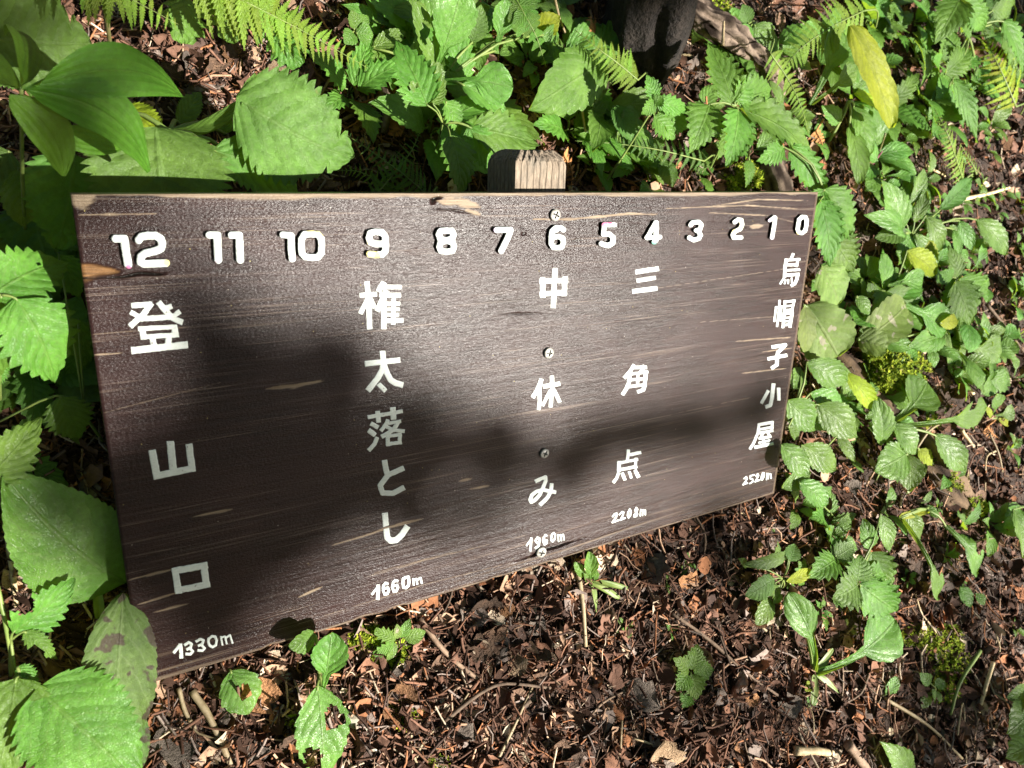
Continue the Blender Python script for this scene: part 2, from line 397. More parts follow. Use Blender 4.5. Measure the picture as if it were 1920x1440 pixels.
for i, (p, r) in enumerate([(((500, 729), (560, 722), (602, 714)), .0032), (((352, 971), (440, 954)), .0022), (((680, 1006), (735, 987), (792, 973)), .0030),
        (((620, 1023), (690, 1003)), .0016), (((243, 1087), (330, 1066)), .0024), (((258, 1134), (330, 1112)), .0018), (((288, 1148), (352, 1132)), .0018),
        (((862, 902), (885, 897)), .0022), (((880, 917), (916, 911)), .0022), (((1408, 424), (1428, 424)), .0045), (((560, 1120), (605, 1100)), .0022),
        (((133, 372), (150, 374), (166, 371)), .009), (((820, 376), (860, 378), (900, 389)), .0055), (((870, 392), (900, 402)), .0035),
        (((150, 667), (232, 662)), .0012), (((170, 627), (375, 612)), .0009), (((190, 775), (260, 757), (420, 715)), .0008), (((1000, 411), (1070, 411), (1180, 401), (1240, 402)), .0022),
        (((1325, 388), (1420, 374), (1515, 376)), .0013), (((1250, 391), (1400, 385), (1500, 392)), .0012), (((1330, 399), (1440, 404)), .0012), (((1440, 404), (1520, 425)), .0010),
        (((150, 403), (200, 402), (290, 401)), .0011), (((1040, 822), (1200, 790), (1455, 735)), .0007), (((1380, 640), (1490, 632)), .0016), (((1430, 660), (1488, 652)), .0015), (((1390, 700), (1480, 690)), .0014),
        (((1300, 605), (1500, 590)), .0008), (((1200, 545), (1500, 500)), .0007), (((620, 1100), (800, 1050), (1000, 1000)), .0010), (((560, 1170), (800, 1095), (1000, 1045)), .0010), (((700, 1075), (850, 1035)), .0010)]):
    chip(p, r * (.45 if r < .0011 else (.6 if r < .004 else .8)), .34 if r < .0011 else .7, i)
# the split at the edge beside the 12
d, t = seg_dist(BX, BZ, pl((150, 511), (190, 508), (226, 511)))
rr = .0062 * (1 - t) ** .7 + .0004
k = sst(rr * 1.15, rr * .6, d + .0042 * (fbm(BX * 55, BZ * 150, 71, 3) - .5)); orange = np.maximum(orange, k); rec = np.maximum(rec, .0016 * k)
def slit(pts, w, dep, amt=1.0):
    global crack, rec
    d, t = seg_dist(BX, BZ, pl(*pts)); w2 = w * np.clip(np.sin(np.pi * np.clip(t, .02, .98)), .25, 1)
    k = sst(w2 * 1.3, w2 * .5, d + w * .8 * (fbm(BX * 120, BZ * 160, 81, 2) - .5)); crack = np.maximum(crack, amt * k); rec = np.maximum(rec, dep * k)
slit(((152, 522), (230, 520), (262, 512), (300, 515), (312, 510)), .0011, .002)
slit(((960, 1056), (1000, 1043), (1013, 1034), (1050, 1024), (1098, 1009)), .0019, .004)
slit(((826, 369), (812, 375), (810, 389)), .0016, .003)
slit(((812, 391), (850, 394), (895, 402)), .0006, .001, .7)
slit(((979, 426), (981, 436), (984, 444)), .0008, .002)
slit(((935, 590), (985, 588), (1022, 588)), .0011, .0006, .55)
slit(((1075, 452), (1090, 450)), .0030, .0003, .45)
slit(((655, 590), (700, 560), (760, 556)), .0003, .0004, .6)
relief = .00025 * (fbm(BX * 4, yy * 230, 91, 3) - .5) + .0005 * (fbm(BX * 3, BZ * 5, 93, 2) - .5) - .00018 * np.clip(wear, 0, 1) - rec
low = np.where(gz < .004)[0]
zz = BZ.copy()
lowc = (.0042 * sst(.55, .8, fbm(gx * 34, gx * 0, 97, 3)) * sst(.5, .05, gx))       # chipped lower edge
zz = zz + lowc[None, :] * (1 - sst(0, .012, BZ))
nzz, nxx = BX.shape
front = np.stack([BX, zz, relief], -1).reshape(-1, 3)
idx = np.arange(nxx * nzz).reshape(nzz, nxx)
Ff = [tuple(q) for q in np.stack([idx[:-1, :-1], idx[:-1, 1:], idx[1:, 1:], idx[1:, :-1]], -1).reshape(-1, 4)]
loop = list(idx[0, :]) + list(idx[1:, -1]) + list(idx[-1, -2::-1]) + list(idx[-2:0:-1, 0])
nF = len(front); rim = []; backv = []
for i in loop:
    p = front[i].copy(); backv.append((p[0], p[1], -BT))
Vb = np.vstack([front, np.array(backv)]); nl = len(loop)
for j in range(nl):
    a, b = loop[j], loop[(j + 1) % nl]; Ff.append((b, a, nF + j, nF + (j + 1) % nl))
Ff.append(tuple(nF + j for j in range(nl))[::-1])
cb = np.zeros((len(Vb), 3)); cb[:nF, 0] = np.clip(wear, 0, 1).ravel(); cb[:nF, 1] = orange.ravel(); cb[:nF, 2] = crack.ravel()
cb[nF:, 0] = .12
# the Empty carries the board frame; its parts are built in board coordinates: x along, y into the board, z up
sign = empty("trail_sign", (0, 0, 0), "dark brown wooden trail sign with white numbers and Japanese writing on a square post", "sign")
m4 = Matrix.Identity(4)
for i in range(3): m4[i][0] = SX[i]; m4[i][1] = -SN[i]; m4[i][2] = SZ[i]
sign.matrix_world = m4
def bpart(name, Vbn, F, mats, parent=None, **k):
    V = np.asarray(Vbn); W = np.stack([V[:, 0], -V[:, 2], V[:, 1]], -1)
    me = mesh_data(name, W, F, mats, **k); o = bpy.data.objects.new(name, me); COL.objects.link(o); o.parent = parent or sign; return o
brd = bpart("board", Vb, Ff, MAT['board'], cols=cb)
brd.data.polygons.foreach_set("use_smooth", [i < len(Ff) - nl - 1 for i in range(len(Ff))])

# ---- post behind the board
def plane_b(px, py, N): d = M_BW.T @ ray(px, py); t = (N - CAM_B[2]) / d[2]; return CAM_B + d * t
NP = -BT - .0008
xl = plane_b(966, 340, NP)[0]; xr = plane_b(1060, 340, NP)[0]; zf = plane_b(1010, 303, NP)[1]
d = M_BW.T @ ray(914, 340); tq = (xl - CAM_B[0]) / d[0]; nb_ = (CAM_B + d * tq)[2]
ztop = zf + .010; ch = .008
dpt = NP - nb_; dpt = min(max(dpt, .035), .075); nbk = NP - dpt
def post_material():
    m, nt, out = mat_new("grey_post_wood"); nb = NB(nt); tc = nb.n("TexCoord"); ob = tc.outputs['Object']
    s = nb.n("SeparateXYZ"); nb.l(ob, s.inputs[0])
    wob = nb.math('MULTIPLY', nb.noise(nb.mapping(ob, (20, 20, 3)), 3, 2), .012)
    q = nb.math('MULTIPLY', nb.math('ADD', nb.math('ADD', s.outputs[0], s.outputs[1]), wob), 138.0)
    st = nb.math('ABSOLUTE', nb.math('SUBTRACT', nb.math('FRACT', q), .5))
    line = smooth_in(nb, st, .36, .5)
    n = nb.noise(nb.mapping(ob, (300, 300, 60)), 2, 4, .6)
    c = nb.mix(smooth_in(nb, n, .3, .7), (.12, .094, .069), (.235, .185, .137))
    c = nb.mix(nb.math('MULTIPLY', line, .62), c, (.06, .043, .03))
    blt = nb.noise(ob, 45, 4, .6)
    c = nb.mix(nb.math('MULTIPLY', smooth_in(nb, blt, .45, .7), .45), c, (.10, .095, .082))
    b = nb.n("BsdfPrincipled"); nb.l(c, b.inputs['Base Color']); b.inputs['Roughness'].default_value = .8; b.inputs['Specular IOR Level'].default_value = .2
    n1 = nb.bump(nb.math('MULTIPLY', line, -1), .6, .0016); n2 = nb.bump(n, .5, .0008, n1)
    nb.l(n2, b.inputs['Normal']); nb.l(b.outputs[0], out.inputs[0]); return m
MAT['post'] = post_material()
nX = 34; nR = 7
def ring_pts(z, ins):
    x0, x1, n0, n1 = xl + ins, xr - ins, NP - ins, nbk + ins; P = []
    for i in range(nX): t = i / nX; P.append((x0 + (x1 - x0) * t, z, n0))
    for i in range(nX): t = i / nX; P.append((x1, z, n0 + (n1 - n0) * t))
    for i in range(nX): t = i / nX; P.append((x1 + (x0 - x1) * t, z, n1))
    for i in range(nX): t = i / nX; P.append((x0, z, n1 + (n0 - n1) * t))
    return np.array(P)
rings = [(-.16, 0), (.10, 0), (BH - .02, 0), (zf - .004, 0), (zf, .0004), (zf + .003, .0022), (ztop - .002, .0072), (ztop, .0098)]
Vp = []
for z, ins in rings:
    P = ring_pts(z, ins)
    saw = np.abs(((P[:, 0] + P[:, 2]) * 138) % 1 - .5) * 2
    rag = (saw - .5) * .0013 + .0010 * (vnoise(P[:, 0] * 900, P[:, 2] * 900, 5) - .5)
    if z >= zf: 
        cx, cn = (xl + xr) / 2, (NP + nbk) / 2
        P[:, 0] += np.sign(P[:, 0] - cx) * rag * .9; P[:, 2] += np.sign(P[:, 2] - cn) * rag * .9; P[:, 1] += rag * 1.2
    Vp.append(P)
# end grain on top
cxy = np.array([(xl + xr) / 2, ztop + .0006, (NP + nbk) / 2]); nr = len(Vp[0]); Vp = np.vstack(Vp + [cxy[None]])
Fp = []
for a in range(len(rings) - 1):
    for j in range(nr): Fp.append((a * nr + j, a * nr + (j + 1) % nr, (a + 1) * nr + (j + 1) % nr, (a + 1) * nr + j))
tp = (len(rings) - 1) * nr
for j in range(nr): Fp.append((tp + j, tp + (j + 1) % nr, len(Vp) - 1))
bpart("post", Vp, Fp, MAT['post'], smooth=False)

# ------------------------------------------------------------------ lettering
def paint_material():
    m, nt, out = mat_new("white_sign_paint"); nb = NB(nt); a = nb.n("Attribute"); a.attribute_name = "col"
    tc = nb.n("TexCoord"); ob = tc.outputs['Object']
    n = nb.noise(nb.mapping(ob, (70, 1, 420)), 2.2, 4, .65)
    c = nb.mix(nb.math('MULTIPLY', smooth_in(nb, n, .45, .75), .55), a.outputs[0], (.30, .32, .30))
    chipn = nb.noise(ob, 260, 3, .6)
    c = nb.mix(nb.math('MULTIPLY', smooth_in(nb, chipn, .66, .70), .75), c, (.10, .08, .07))
    b = nb.n("BsdfPrincipled"); nb.l(c, b.inputs['Base Color']); b.inputs['Roughness'].default_value = .55; b.inputs['Specular IOR Level'].default_value = .3
    nb.l(nb.bump(n, .4, .0005), b.inputs['Normal']); nb.l(b.outputs[0], out.inputs[0]); return m
MAT['paint'] = paint_material()
MAT['stain_shade'] = simple("stained_shaded_edge", (.010, .007, .006), (.025, .017, .015), 200, .7, .3, .0005)  # digit sides: brown stain whose dark tone also carries their unlit shade

def glyph(name, x0, y0, k, strokes, raised=False, patches=(), step=.7, wob=.5, seed=0, cuts=(), wmul=.92):
    segs = []
    for s in strokes:
        pts, w = s[0], s[1]; P = [(x0 + a / k, y0 + b / k) for a, b in pts]
        if len(s) > 2: P.append(P[0])
        segs.append((P, w / k / 2 * (wmul if not raised else .90)))
    xs = [p[0] for P, w in segs for p in P]; ys = [p[1] for P, w in segs for p in P]; mw_ = max(w for P, w in segs) + 2.5
    X, Y = np.meshgrid(np.arange(min(xs) - mw_, max(xs) + mw_, step), np.arange(min(ys) - mw_, max(ys) + mw_, step))
    f = np.full(X.shape, 1e9)
    for P, w in segs:
        d, t = seg_dist(X, Y, P)
        if not raised:                       # brush strokes end blunt, not round
            a, b = np.array(P[0]), np.array(P[-1])
            if len(P) >= 2 and np.hypot(*(a - b)) > 1e-6:
                e = nrm(a - np.array(P[1])); q = (X - a[0]) * e[0] + (Y - a[1]) * e[1]; d = np.where(t <= 1e-6, np.maximum(d, q + w * .8), d)
                e = nrm(b - np.array(P[-2])); q = (X - b[0]) * e[0] + (Y - b[1]) * e[1]; d = np.where(t >= 1 - 1e-6, np.maximum(d, q + w * .8), d)
        f = np.minimum(f, d - w)
    f = f + wob * (fbm(X * .22 + seed * 3.1, Y * .22, 100 + seed, 3) - .5) * 2
    for P, w in cuts:
        d, t = seg_dist(X, Y, [(x0 + a / k, y0 + b / k) for a, b in P]); f = np.maximum(f, w / k / 2 - d)
    ny, nx = f.shape; ins = f < 0; vid = -np.ones(f.shape, int); V = []; hz = []
    px = lambda x, y: V.append((x, y))
    iy, ix = np.nonzero(ins); vid[iy, ix] = np.arange(len(iy))
    V = [(X[a, b], Y[a, b]) for a, b in zip(iy, ix)]; fv = [f[a, b] for a, b in zip(iy, ix)]
    cache = {}; F = []; bedges = []
    def cross(a, b):
        key = (a, b) if a < b else (b, a)
        if key in cache: return cache[key]
        fa, fb = f[a], f[b]; t = fa / (fa - fb); V.append((X[a] + (X[b] - X[a]) * t, Y[a] + (Y[b] - Y[a]) * t)); fv.append(0.0)
        cache[key] = len(V) - 1; return cache[key]
    cnt = ins[:-1, :-1].astype(int) + ins[1:, :-1] + ins[:-1, 1:] + ins[1:, 1:]
    for a, b in zip(*np.nonzero(cnt == 4)): F.append((vid[a, b], vid[a + 1, b], vid[a + 1, b + 1], vid[a, b + 1]))
    for a, b in zip(*np.nonzero((cnt > 0) & (cnt < 4))):
        C4 = [(a, b), (a + 1, b), (a + 1, b + 1), (a, b + 1)]; poly = []
        for q in range(4):
            c0, c1 = C4[q], C4[(q + 1) % 4]
            if ins[c0]: poly.append(vid[c0])
            if ins[c0] != ins[c1]: poly.append(cross(c0, c1))
        poly = list(dict.fromkeys(poly))
        if len(poly) > 2:
            F.append(tuple(poly)); nb0 = len(iy)
            for q in range(len(poly)):
                e0, e1 = poly[q], poly[(q + 1) % len(poly)]
                if e0 >= nb0 and e1 >= nb0: bedges.append((e0, e1))
    V = np.array(V); fv = np.array(fv); n0 = len(V)
    dr = np.stack([(V[:, 0] - 960) / FPX, -(V[:, 1] - 720) / FPX, np.ones(n0)], 1) @ np.stack([RGT_B, UPV_B, FWD_B])
    t = -CAM_B[2] / dr[:, 2]; P3 = CAM_B + dr * t[:, None]
    if raised: P3[:, 2] = .0036 + .0007 * sst(0, 2.2, -fv)
    else: P3[:, 2] = .00022 + .00028 * sst(0, 2.0, -fv)
    base = np.array((.56, .60, .575)); col = np.tile(base, (n0, 1)) * (0.95 + .07 * vnoise(V[:, 0] * .3, V[:, 1] * .3, seed))[:, None]
    for cx, cy, r, cc in patches:
        q = np.hypot(V[:, 0] - (x0 + cx / k), V[:, 1] - (y0 + cy / k)) + 3.0 * (fbm(V[:, 0] * .35, V[:, 1] * .35, 7, 2) - .5)
        w = sst(r / k, r / k - 1.6, q)[:, None]; col = col * (1 - w) + np.array(cc) * w
    fm = [0] * len(F)
    low = P3.copy(); low[:, 2] = -.0004
    P3 = np.vstack([P3, low]); col = np.vstack([col, col])
    for e0, e1 in bedges: F.append((e1, e0, e0 + n0, e1 + n0)); fm.append(1 if raised else 0)
    used = np.unique(np.concatenate([np.array(q) for q in F])); remap = -np.ones(len(P3), int); remap[used] = np.arange(len(used))
    F = [tuple(remap[i] for i in q) for q in F]
    o = bpart(name, P3[used], F, [MAT['paint'], MAT['stain_shade']], cols=col[used], fmat=fm, smooth=False)
    return o
YEL = (.62, .56, .22); MAG = (.36, .11, .22); PNK = (.60, .12, .24); LIL = (.52, .40, .56); GRN = (.12, .42, .28); DKY = (.50, .40, .09)
D = "raised_digit"
glyph(D, 200, 420, 12, [([(182, 318), (390, 318)], 184), ([(385, 325), (425, 620), (475, 890)], 195), ([(475, 890), (490, 925)], 150)], True, [(480, 960, 75, MAG)], seed=1)
glyph(D, 200, 420, 12, [([(710, 350), (760, 280), (880, 250), (1080, 250), (1200, 320), (1240, 430), (1210, 540), (1100, 590), (850, 650), (760, 720), (750, 840), (830, 885), (1320, 865)], 188)], True, [(1340, 850, 85, YEL)], seed=2)
glyph(D, 375, 400, 8, [([(125, 318), (250, 318)], 115), ([(245, 322), (250, 500), (262, 690)], 126)], True, [(205, 730, 30, MAG)], seed=3)
glyph(D, 375, 400, 8, [([(458, 320), (575, 320)], 115), ([(572, 325), (580, 500), (588, 690)], 122)], True, seed=4)
glyph(D, 375, 400, 8, [([(1225, 315), (1345, 325)], 105), ([(1345, 330), (1350, 480), (1365, 672)], 116)], True, seed=5)
glyph(D, 375, 400, 8, [([(1500, 480), (1503, 380), (1550, 308), (1650, 300), (1745, 308), (1800, 375), (1805, 480), (1800, 590), (1745, 650), (1650, 657), (1560, 645), (1510, 590)], 106, 1)], True, [(1640, 268, 70, YEL), (1750, 285, 60, YEL), (1800, 330, 35, YEL)], seed=6)
glyph(D, 660, 420, 8, [([(240, 440), (330, 455), (430, 450), (478, 400), (482, 280), (470, 170), (420, 118), (330, 110), (250, 130), (230, 200), (250, 265), (330, 292), (440, 290)], 105)], True, [(270, 450, 95, YEL), (360, 470, 55, DKY), (480, 270, 40, (.66, .63, .45)), (235, 265, 45, (.62, .56, .36))], seed=7)
glyph(D, 660, 420, 8, [([(1275, 155), (1300, 100), (1390, 92), (1475, 100), (1498, 155), (1475, 215), (1390, 240), (1300, 220)], 100, 1), ([(1285, 330), (1305, 265), (1390, 243), (1480, 265), (1505, 330), (1480, 395), (1390, 408), (1305, 395)], 98, 1)], True, [(1410, 425, 22, (.25, .55, .42))], seed=8)
glyph(D, 900, 400, 9.6, [([(265, 292), (515, 290)], 115), ([(515, 300), (470, 430), (350, 670)], 118)], True, [(235, 290, 45, LIL)], seed=9)
glyph(D, 900, 400, 9.6, [([(1465, 290), (1430, 258), (1330, 258), (1262, 310), (1247, 420), (1247, 540), (1280, 600), (1360, 612), (1435, 598), (1462, 520), (1450, 440), (1380, 412), (1270, 420)], 102), ([(1300, 310), (1350, 290)], 90)], True, seed=10)
glyph(D, 1100, 390, 8, [([(385, 248), (232, 245), (220, 385)], 76), ([(222, 388), (310, 388), (365, 430), (360, 520), (290, 560), (190, 530)], 84)], True, [(235, 235, 50, PNK), (310, 222, 40, PNK)], seed=11)
glyph(D, 1100, 390, 8, [([(1000, 215), (880, 430)], 72), ([(870, 440), (1065, 430)], 74), ([(1012, 215), (1005, 480), (978, 505)], 78)], True, [(975, 515, 42, GRN)], seed=12)
glyph(D, 1100, 390, 8, [([(1525, 250), (1560, 212), (1650, 205), (1685, 250), (1665, 315), (1610, 332)], 74), ([(1640, 330), (1672, 400), (1645, 455), (1570, 475), (1505, 440)], 76)], True, [(1520, 470, 25, LIL)], seed=13)
glyph(D, 1340, 380, 9.6, [([(320, 345), (375, 300), (435, 310), (453, 390), (420, 465), (310, 520), (285, 580), (300, 622), (430, 622)], 86)], True, [(430, 330, 60, (.66, .66, .42)), (420, 440, 60, (.64, .64, .42)), (310, 510, 50, YEL)], seed=14)
glyph(D, 1340, 380, 9.6, [([(950, 315), (1040, 255)], 68), ([(1045, 265), (1025, 430), (990, 625)], 78)], True, [(945, 315, 40, LIL), (985, 630, 50, (.6, .52, .62))], seed=15)
glyph(D, 1340, 380, 9.6, [([(1460, 400), (1475, 300), (1530, 252), (1590, 258), (1615, 320), (1605, 430), (1585, 500), (1530, 543), (1470, 530), (1450, 470)], 80, 1)], True, [(1450, 560, 45, YEL)], seed=16)

P = "painted_character"
glyph(P, 220, 550, 12, [([(330, 275), (770, 245)], 130), ([(765, 225), (600, 450), (420, 620), (290, 740)], 140), ([(300, 420), (500, 530)], 115), ([(530, 575), (1180, 535)], 128), ([(930, 200), (1120, 430), (1250, 560), (1460, 650)], 140),
     ([(1110, 330), (1220, 290)], 120), ([(1270, 510), (1400, 410)], 125), ([(480, 795), (1330, 748)], 112), ([(560, 760), (590, 1020)], 145), ([(1280, 730), (1310, 980)], 150), ([(540, 985), (1370, 930)], 116),
     ([(790, 1010), (830, 1180)], 140), ([(1155, 980), (1145, 1150)], 145), ([(330, 1285), (1570, 1155)], 168)], seed=21, wob=.8)
glyph(P, 0, 480, 3, [([(856, 1095), (885, 1250)], 46), ([(958, 1045), (975, 1215)], 46), ([(1063, 1060), (1082, 1210)], 42), ([(872, 1238), (1095, 1192)], 40)], seed=22, wob=.8)
glyph(P, 0, 960, 3, [([(983, 318), (1005, 455)], 42), ([(970, 333), (1165, 298)], 40), ([(1145, 290), (1162, 420)], 42), ([(990, 442), (1178, 405)], 38)], seed=23, wob=.8)
A = "painted_altitude_digit"
def alt(x0, y0, k, seed, *gl):
    for i, g in enumerate(gl): glyph(A, x0, y0, k, g, seed=seed + i, step=.4, wob=.2, wmul=.80 if k < 15 else (.70 if k < 19 else .60))
alt(310, 1160, 13.71, 31, [([(215, 875), (340, 720), (400, 670)], 92), ([(385, 650), (400, 800), (410, 1010)], 122)],
    [([(490, 680), (600, 608), (675, 650), (650, 740), (545, 795)], 84), ([(620, 745), (705, 840), (640, 910), (520, 905)], 86)],
    [([(785, 590), (900, 522), (980, 555), (950, 650), (845, 700)], 78), ([(930, 680), (1010, 755), (950, 820), (830, 810)], 80)],
    [([(1110, 520), (1200, 448), (1280, 460), (1318, 560), (1298, 680), (1210, 728), (1132, 680), (1105, 590)], 80, 1)],
    [([(1425, 450), (1468, 680)], 56), ([(1440, 485), (1530, 450), (1580, 650)], 56), ([(1560, 490), (1660, 418), (1730, 635)], 58)])
glyph(P, 650, 520, 16, [([(600, 135), (650, 560)], 165), ([(400, 535), (890, 505)], 150), ([(670, 560), (560, 790), (410, 1080)], 150), ([(700, 620), (840, 910)], 135), ([(665, 560), (670, 1000), (680, 1440), (690, 1540)], 170)], seed=41, cuts=[([(520, 420), (600, 405), (720, 372)], 16)])
glyph(P, 650, 520, 16, [([(1110, 150), (960, 420)], 185), ([(1060, 290), (1630, 290)], 140), ([(1190, 400), (920, 1000)], 180), ([(1000, 540), (1610, 530)], 140), ([(1110, 650), (1110, 1540)], 165), ([(1410, 600), (1395, 1400)], 130), ([(1110, 790), (1590, 790)], 128), ([(1110, 960), (1580, 960)], 104), ([(1110, 1120), (1560, 1120)], 104), ([(1110, 1300), (1680, 1290)], 150)], seed=42,
      cuts=[([(930, 395), (1080, 395), (1120, 368), (1300, 362), (1640, 382)], 16)])
glyph(P, 670, 650, 16, [([(755, 140), (780, 500), (740, 700), (620, 930), (320, 1310)], 185), ([(240, 510), (1270, 400)], 175), ([(800, 560), (900, 820), (1000, 1000), (1150, 1090), (1360, 1150)], 190), ([(640, 1120), (840, 1320)], 150)], seed=43)
glyph(P, 670, 760, 16, [([(320, 355), (1350, 175)], 125), ([(605, 180), (635, 500)], 155), ([(1065, 70), (1085, 410)], 180)], seed=44)
glyph(P, 670, 760, 16, [([(410, 545), (620, 660)], 140)], seed=45)
glyph(P, 670, 760, 16, [([(340, 745), (530, 890)], 165)], seed=46)
glyph(P, 670, 760, 16, [([(590, 960), (520, 1150), (340, 1350)], 135)], seed=47)
glyph(P, 670, 760, 16, [([(910, 430), (860, 560), (710, 760)], 120), ([(880, 548), (1300, 475)], 110), ([(1225, 500), (1100, 700), (900, 850), (730, 940)], 140), ([(850, 620), (1060, 740), (1410, 775)], 118), ([(905, 900), (915, 1210)], 130), ([(870, 930), (1320, 872)], 108), ([(1270, 850), (1270, 1160)], 118), ([(880, 1165), (1320, 1105)], 118)], seed=48)
glyph(P, 640, 480, 3, [([(242, 1150), (250, 1195), (262, 1240)], 34), ([(350, 1193), (262, 1232), (218, 1290), (232, 1332), (290, 1335), (352, 1302)], 32)], seed=49)
glyph(P, 620, 960, 8, [([(813, 20), (832, 230), (848, 380), (900, 432), (980, 420), (1060, 350), (1150, 215)], 95)], seed=50, cuts=[([(700, 270), (1000, 175)], 34)])
alt(680, 1060, 16, 51, [([(270, 880), (460, 630)], 88), ([(465, 590), (465, 800), (445, 1020)], 140)],
    [([(760, 560), (690, 528), (620, 600), (612, 750), (660, 875), (740, 850), (785, 740), (750, 670), (670, 690)], 100)],
    [([(1060, 470), (975, 448), (908, 520), (888, 660), (930, 790), (1010, 770), (1055, 660), (1030, 590), (950, 615)], 100)],
    [([(1215, 400), (1290, 362), (1375, 345), (1388, 500), (1370, 610), (1290, 675), (1222, 660), (1203, 520)], 112, 1)],
    [([(1510, 390), (1530, 600)], 75), ([(1530, 435), (1605, 400), (1640, 570)], 75), ([(1640, 430), (1735, 375), (1775, 545)], 85)])
glyph(P, 640, 480, 3, [([(1202, 70), (1196, 180), (1192, 290)], 30), ([(1131, 122), (1133, 232)], 31), ([(1258, 118), (1252, 222)], 31), ([(1116, 142), (1272, 136)], 31), ([(1118, 214), (1266, 204)], 31)], seed=61)
glyph(P, 980, 690, 19.2, [([(670, 400), (560, 720), (360, 1060)], 165), ([(610, 640), (605, 1300), (570, 1500)], 140)], seed=62)
glyph(P, 980, 690, 19.2, [([(1050, 290), (1060, 800), (1030, 1000), (1008, 1400)], 155), ([(740, 665), (1330, 560)], 165), ([(1000, 790), (830, 1120), (715, 1350)], 125), ([(1120, 780), (1200, 950), (1330, 1230)], 150)], seed=63)
glyph(P, 970, 885, 19.2, [([(650, 340), (780, 270), (1010, 180), (1020, 330), (940, 520), (800, 820), (640, 1000), (500, 1080), (460, 1000), (520, 830), (700, 690), (920, 640), (1120, 680), (1380, 730)], 138), ([(1235, 420), (1210, 680), (1080, 920), (820, 1180)], 145)], seed=64)
alt(970, 980, 16, 65, [([(270, 690), (415, 490)], 74), ([(415, 450), (405, 640), (390, 850)], 92)],
    [([(540, 540), (600, 440), (662, 470), (662, 560), (590, 612)], 78, 1), ([(662, 510), (640, 690), (530, 770)], 88)],
    [([(890, 400), (845, 368), (788, 440), (778, 580), (810, 655), (870, 620), (885, 535), (820, 515)], 78)],
    [([(1030, 360), (1090, 308), (1133, 360), (1122, 480), (1060, 565), (1008, 520)], 74, 1)],
    [([(1220, 350), (1235, 575)], 54), ([(1230, 392), (1300, 358), (1320, 550)], 54), ([(1310, 392), (1375, 350), (1400, 525)], 58)])
glyph(P, 1100, 390, 8, [([(735, 962), (1072, 908)], 74), ([(752, 1090), (1030, 1045)], 64), ([(690, 1250), (1050, 1205)], 74)], seed=71)
glyph(P, 1150, 670, 19.2, [([(745, 270), (600, 500), (390, 740)], 135), ([(680, 362), (1190, 355)], 125), ([(1120, 300), (970, 560)], 140), ([(560, 605), (1240, 525)], 108), ([(580, 580), (560, 900), (480, 1100), (330, 1340)], 148), ([(1165, 480), (1130, 1000), (1080, 1170), (870, 1245)], 138), ([(885, 560), (868, 1040)], 108), ([(540, 815), (1200, 755)], 108), ([(520, 1055), (1180, 985)], 118)], seed=72)
glyph(P, 1130, 840, 19.2, [([(925, 65), (885, 450)], 122), ([(920, 250), (1370, 160)], 122), ([(590, 480), (575, 850)], 148), ([(530, 555), (1260, 405)], 108), ([(1200, 360), (1165, 750)], 108), ([(520, 805), (1230, 660)], 118)], seed=73)
for i, s in enumerate([([(570, 890), (500, 1080), (380, 1240)], 118), ([(700, 900), (800, 1150)], 128), ([(950, 850), (1030, 1080)], 108), ([(1160, 800), (1290, 1050)], 138)]): glyph(P, 1130, 840, 19.2, [s], seed=74 + i)
alt(1130, 930, 19.2, 81, [([(350, 750), (430, 645), (505, 625), (490, 740), (400, 880), (340, 968)], 92), ([(330, 955), (565, 870)], 95)],
    [([(590, 680), (700, 565), (755, 585), (720, 700), (625, 880)], 82), ([(610, 870), (815, 785)], 90)],
    [([(905, 600), (975, 470), (1012, 520), (992, 700), (930, 785), (893, 720)], 82, 1)],
    [([(1155, 520), (1212, 412), (1262, 470), (1205, 588)], 74, 1), ([(1130, 680), (1200, 590), (1252, 640), (1212, 725), (1130, 745)], 84, 1)],
    [([(1372, 470), (1345, 730)], 68), ([(1375, 525), (1450, 500), (1430, 705)], 68), ([(1460, 532), (1535, 510), (1530, 690)], 70)])
glyph(P, 1440, 470, 24, [([(1135, 130), (1010, 420)], 130), ([(825, 370), (760, 700), (735, 1200)], 150), ([(760, 435), (1440, 385)], 118), ([(1335, 340), (1310, 560), (1275, 720)], 120), ([(770, 645), (1340, 628)], 128), ([(760, 885), (1430, 855)], 112), ([(730, 1115), (1400, 1055)], 140), ([(1340, 1040), (1285, 1300), (1200, 1480), (1040, 1580)], 150)], seed=91, wob=.35, step=.55)
for i, s in enumerate([([(720, 1220), (540, 1500)], 90), ([(795, 1300), (735, 1500)], 70), ([(912, 1290), (898, 1490)], 80), ([(1058, 1220), (1072, 1450)], 80)]): glyph(P, 1440, 470, 24, [s], seed=92 + i, wob=.2, step=.5)
glyph(P, 1440, 550, 24, [([(525, 310), (470, 900), (400, 1500)], 100), ([(365, 590), (275, 1270)], 92), ([(592, 560), (558, 1250)], 98), ([(310, 645), (660, 588)], 88)], seed=96, wob=.35, step=.55)
glyph(P, 1440, 550, 24, [([(765, 320), (735, 840)], 108), ([(1165, 280), (1075, 840)], 108), ([(700, 388), (1220, 335)], 116), ([(720, 582), (1170, 548)], 88), ([(700, 775), (1130, 738)], 116)], seed=97, wob=.3, step=.55)
glyph(P, 1440, 550, 24, [([(725, 870), (660, 1550)], 128), ([(1090, 850), (975, 1530)], 148), ([(680, 925), (1130, 888)], 108), ([(680, 1112), (1080, 1080)], 88), ([(660, 1262), (1060, 1240)], 88), ([(630, 1432), (1020, 1400)], 108)], seed=98, wob=.3, step=.55)
glyph(P, 1400, 630, 16, [([(760, 335), (1160, 265), (940, 490)], 112), ([(940, 460), (915, 600), (905, 860), (740, 970)], 112), ([(635, 685), (1200, 575)], 108)], seed=99, wob=.4)
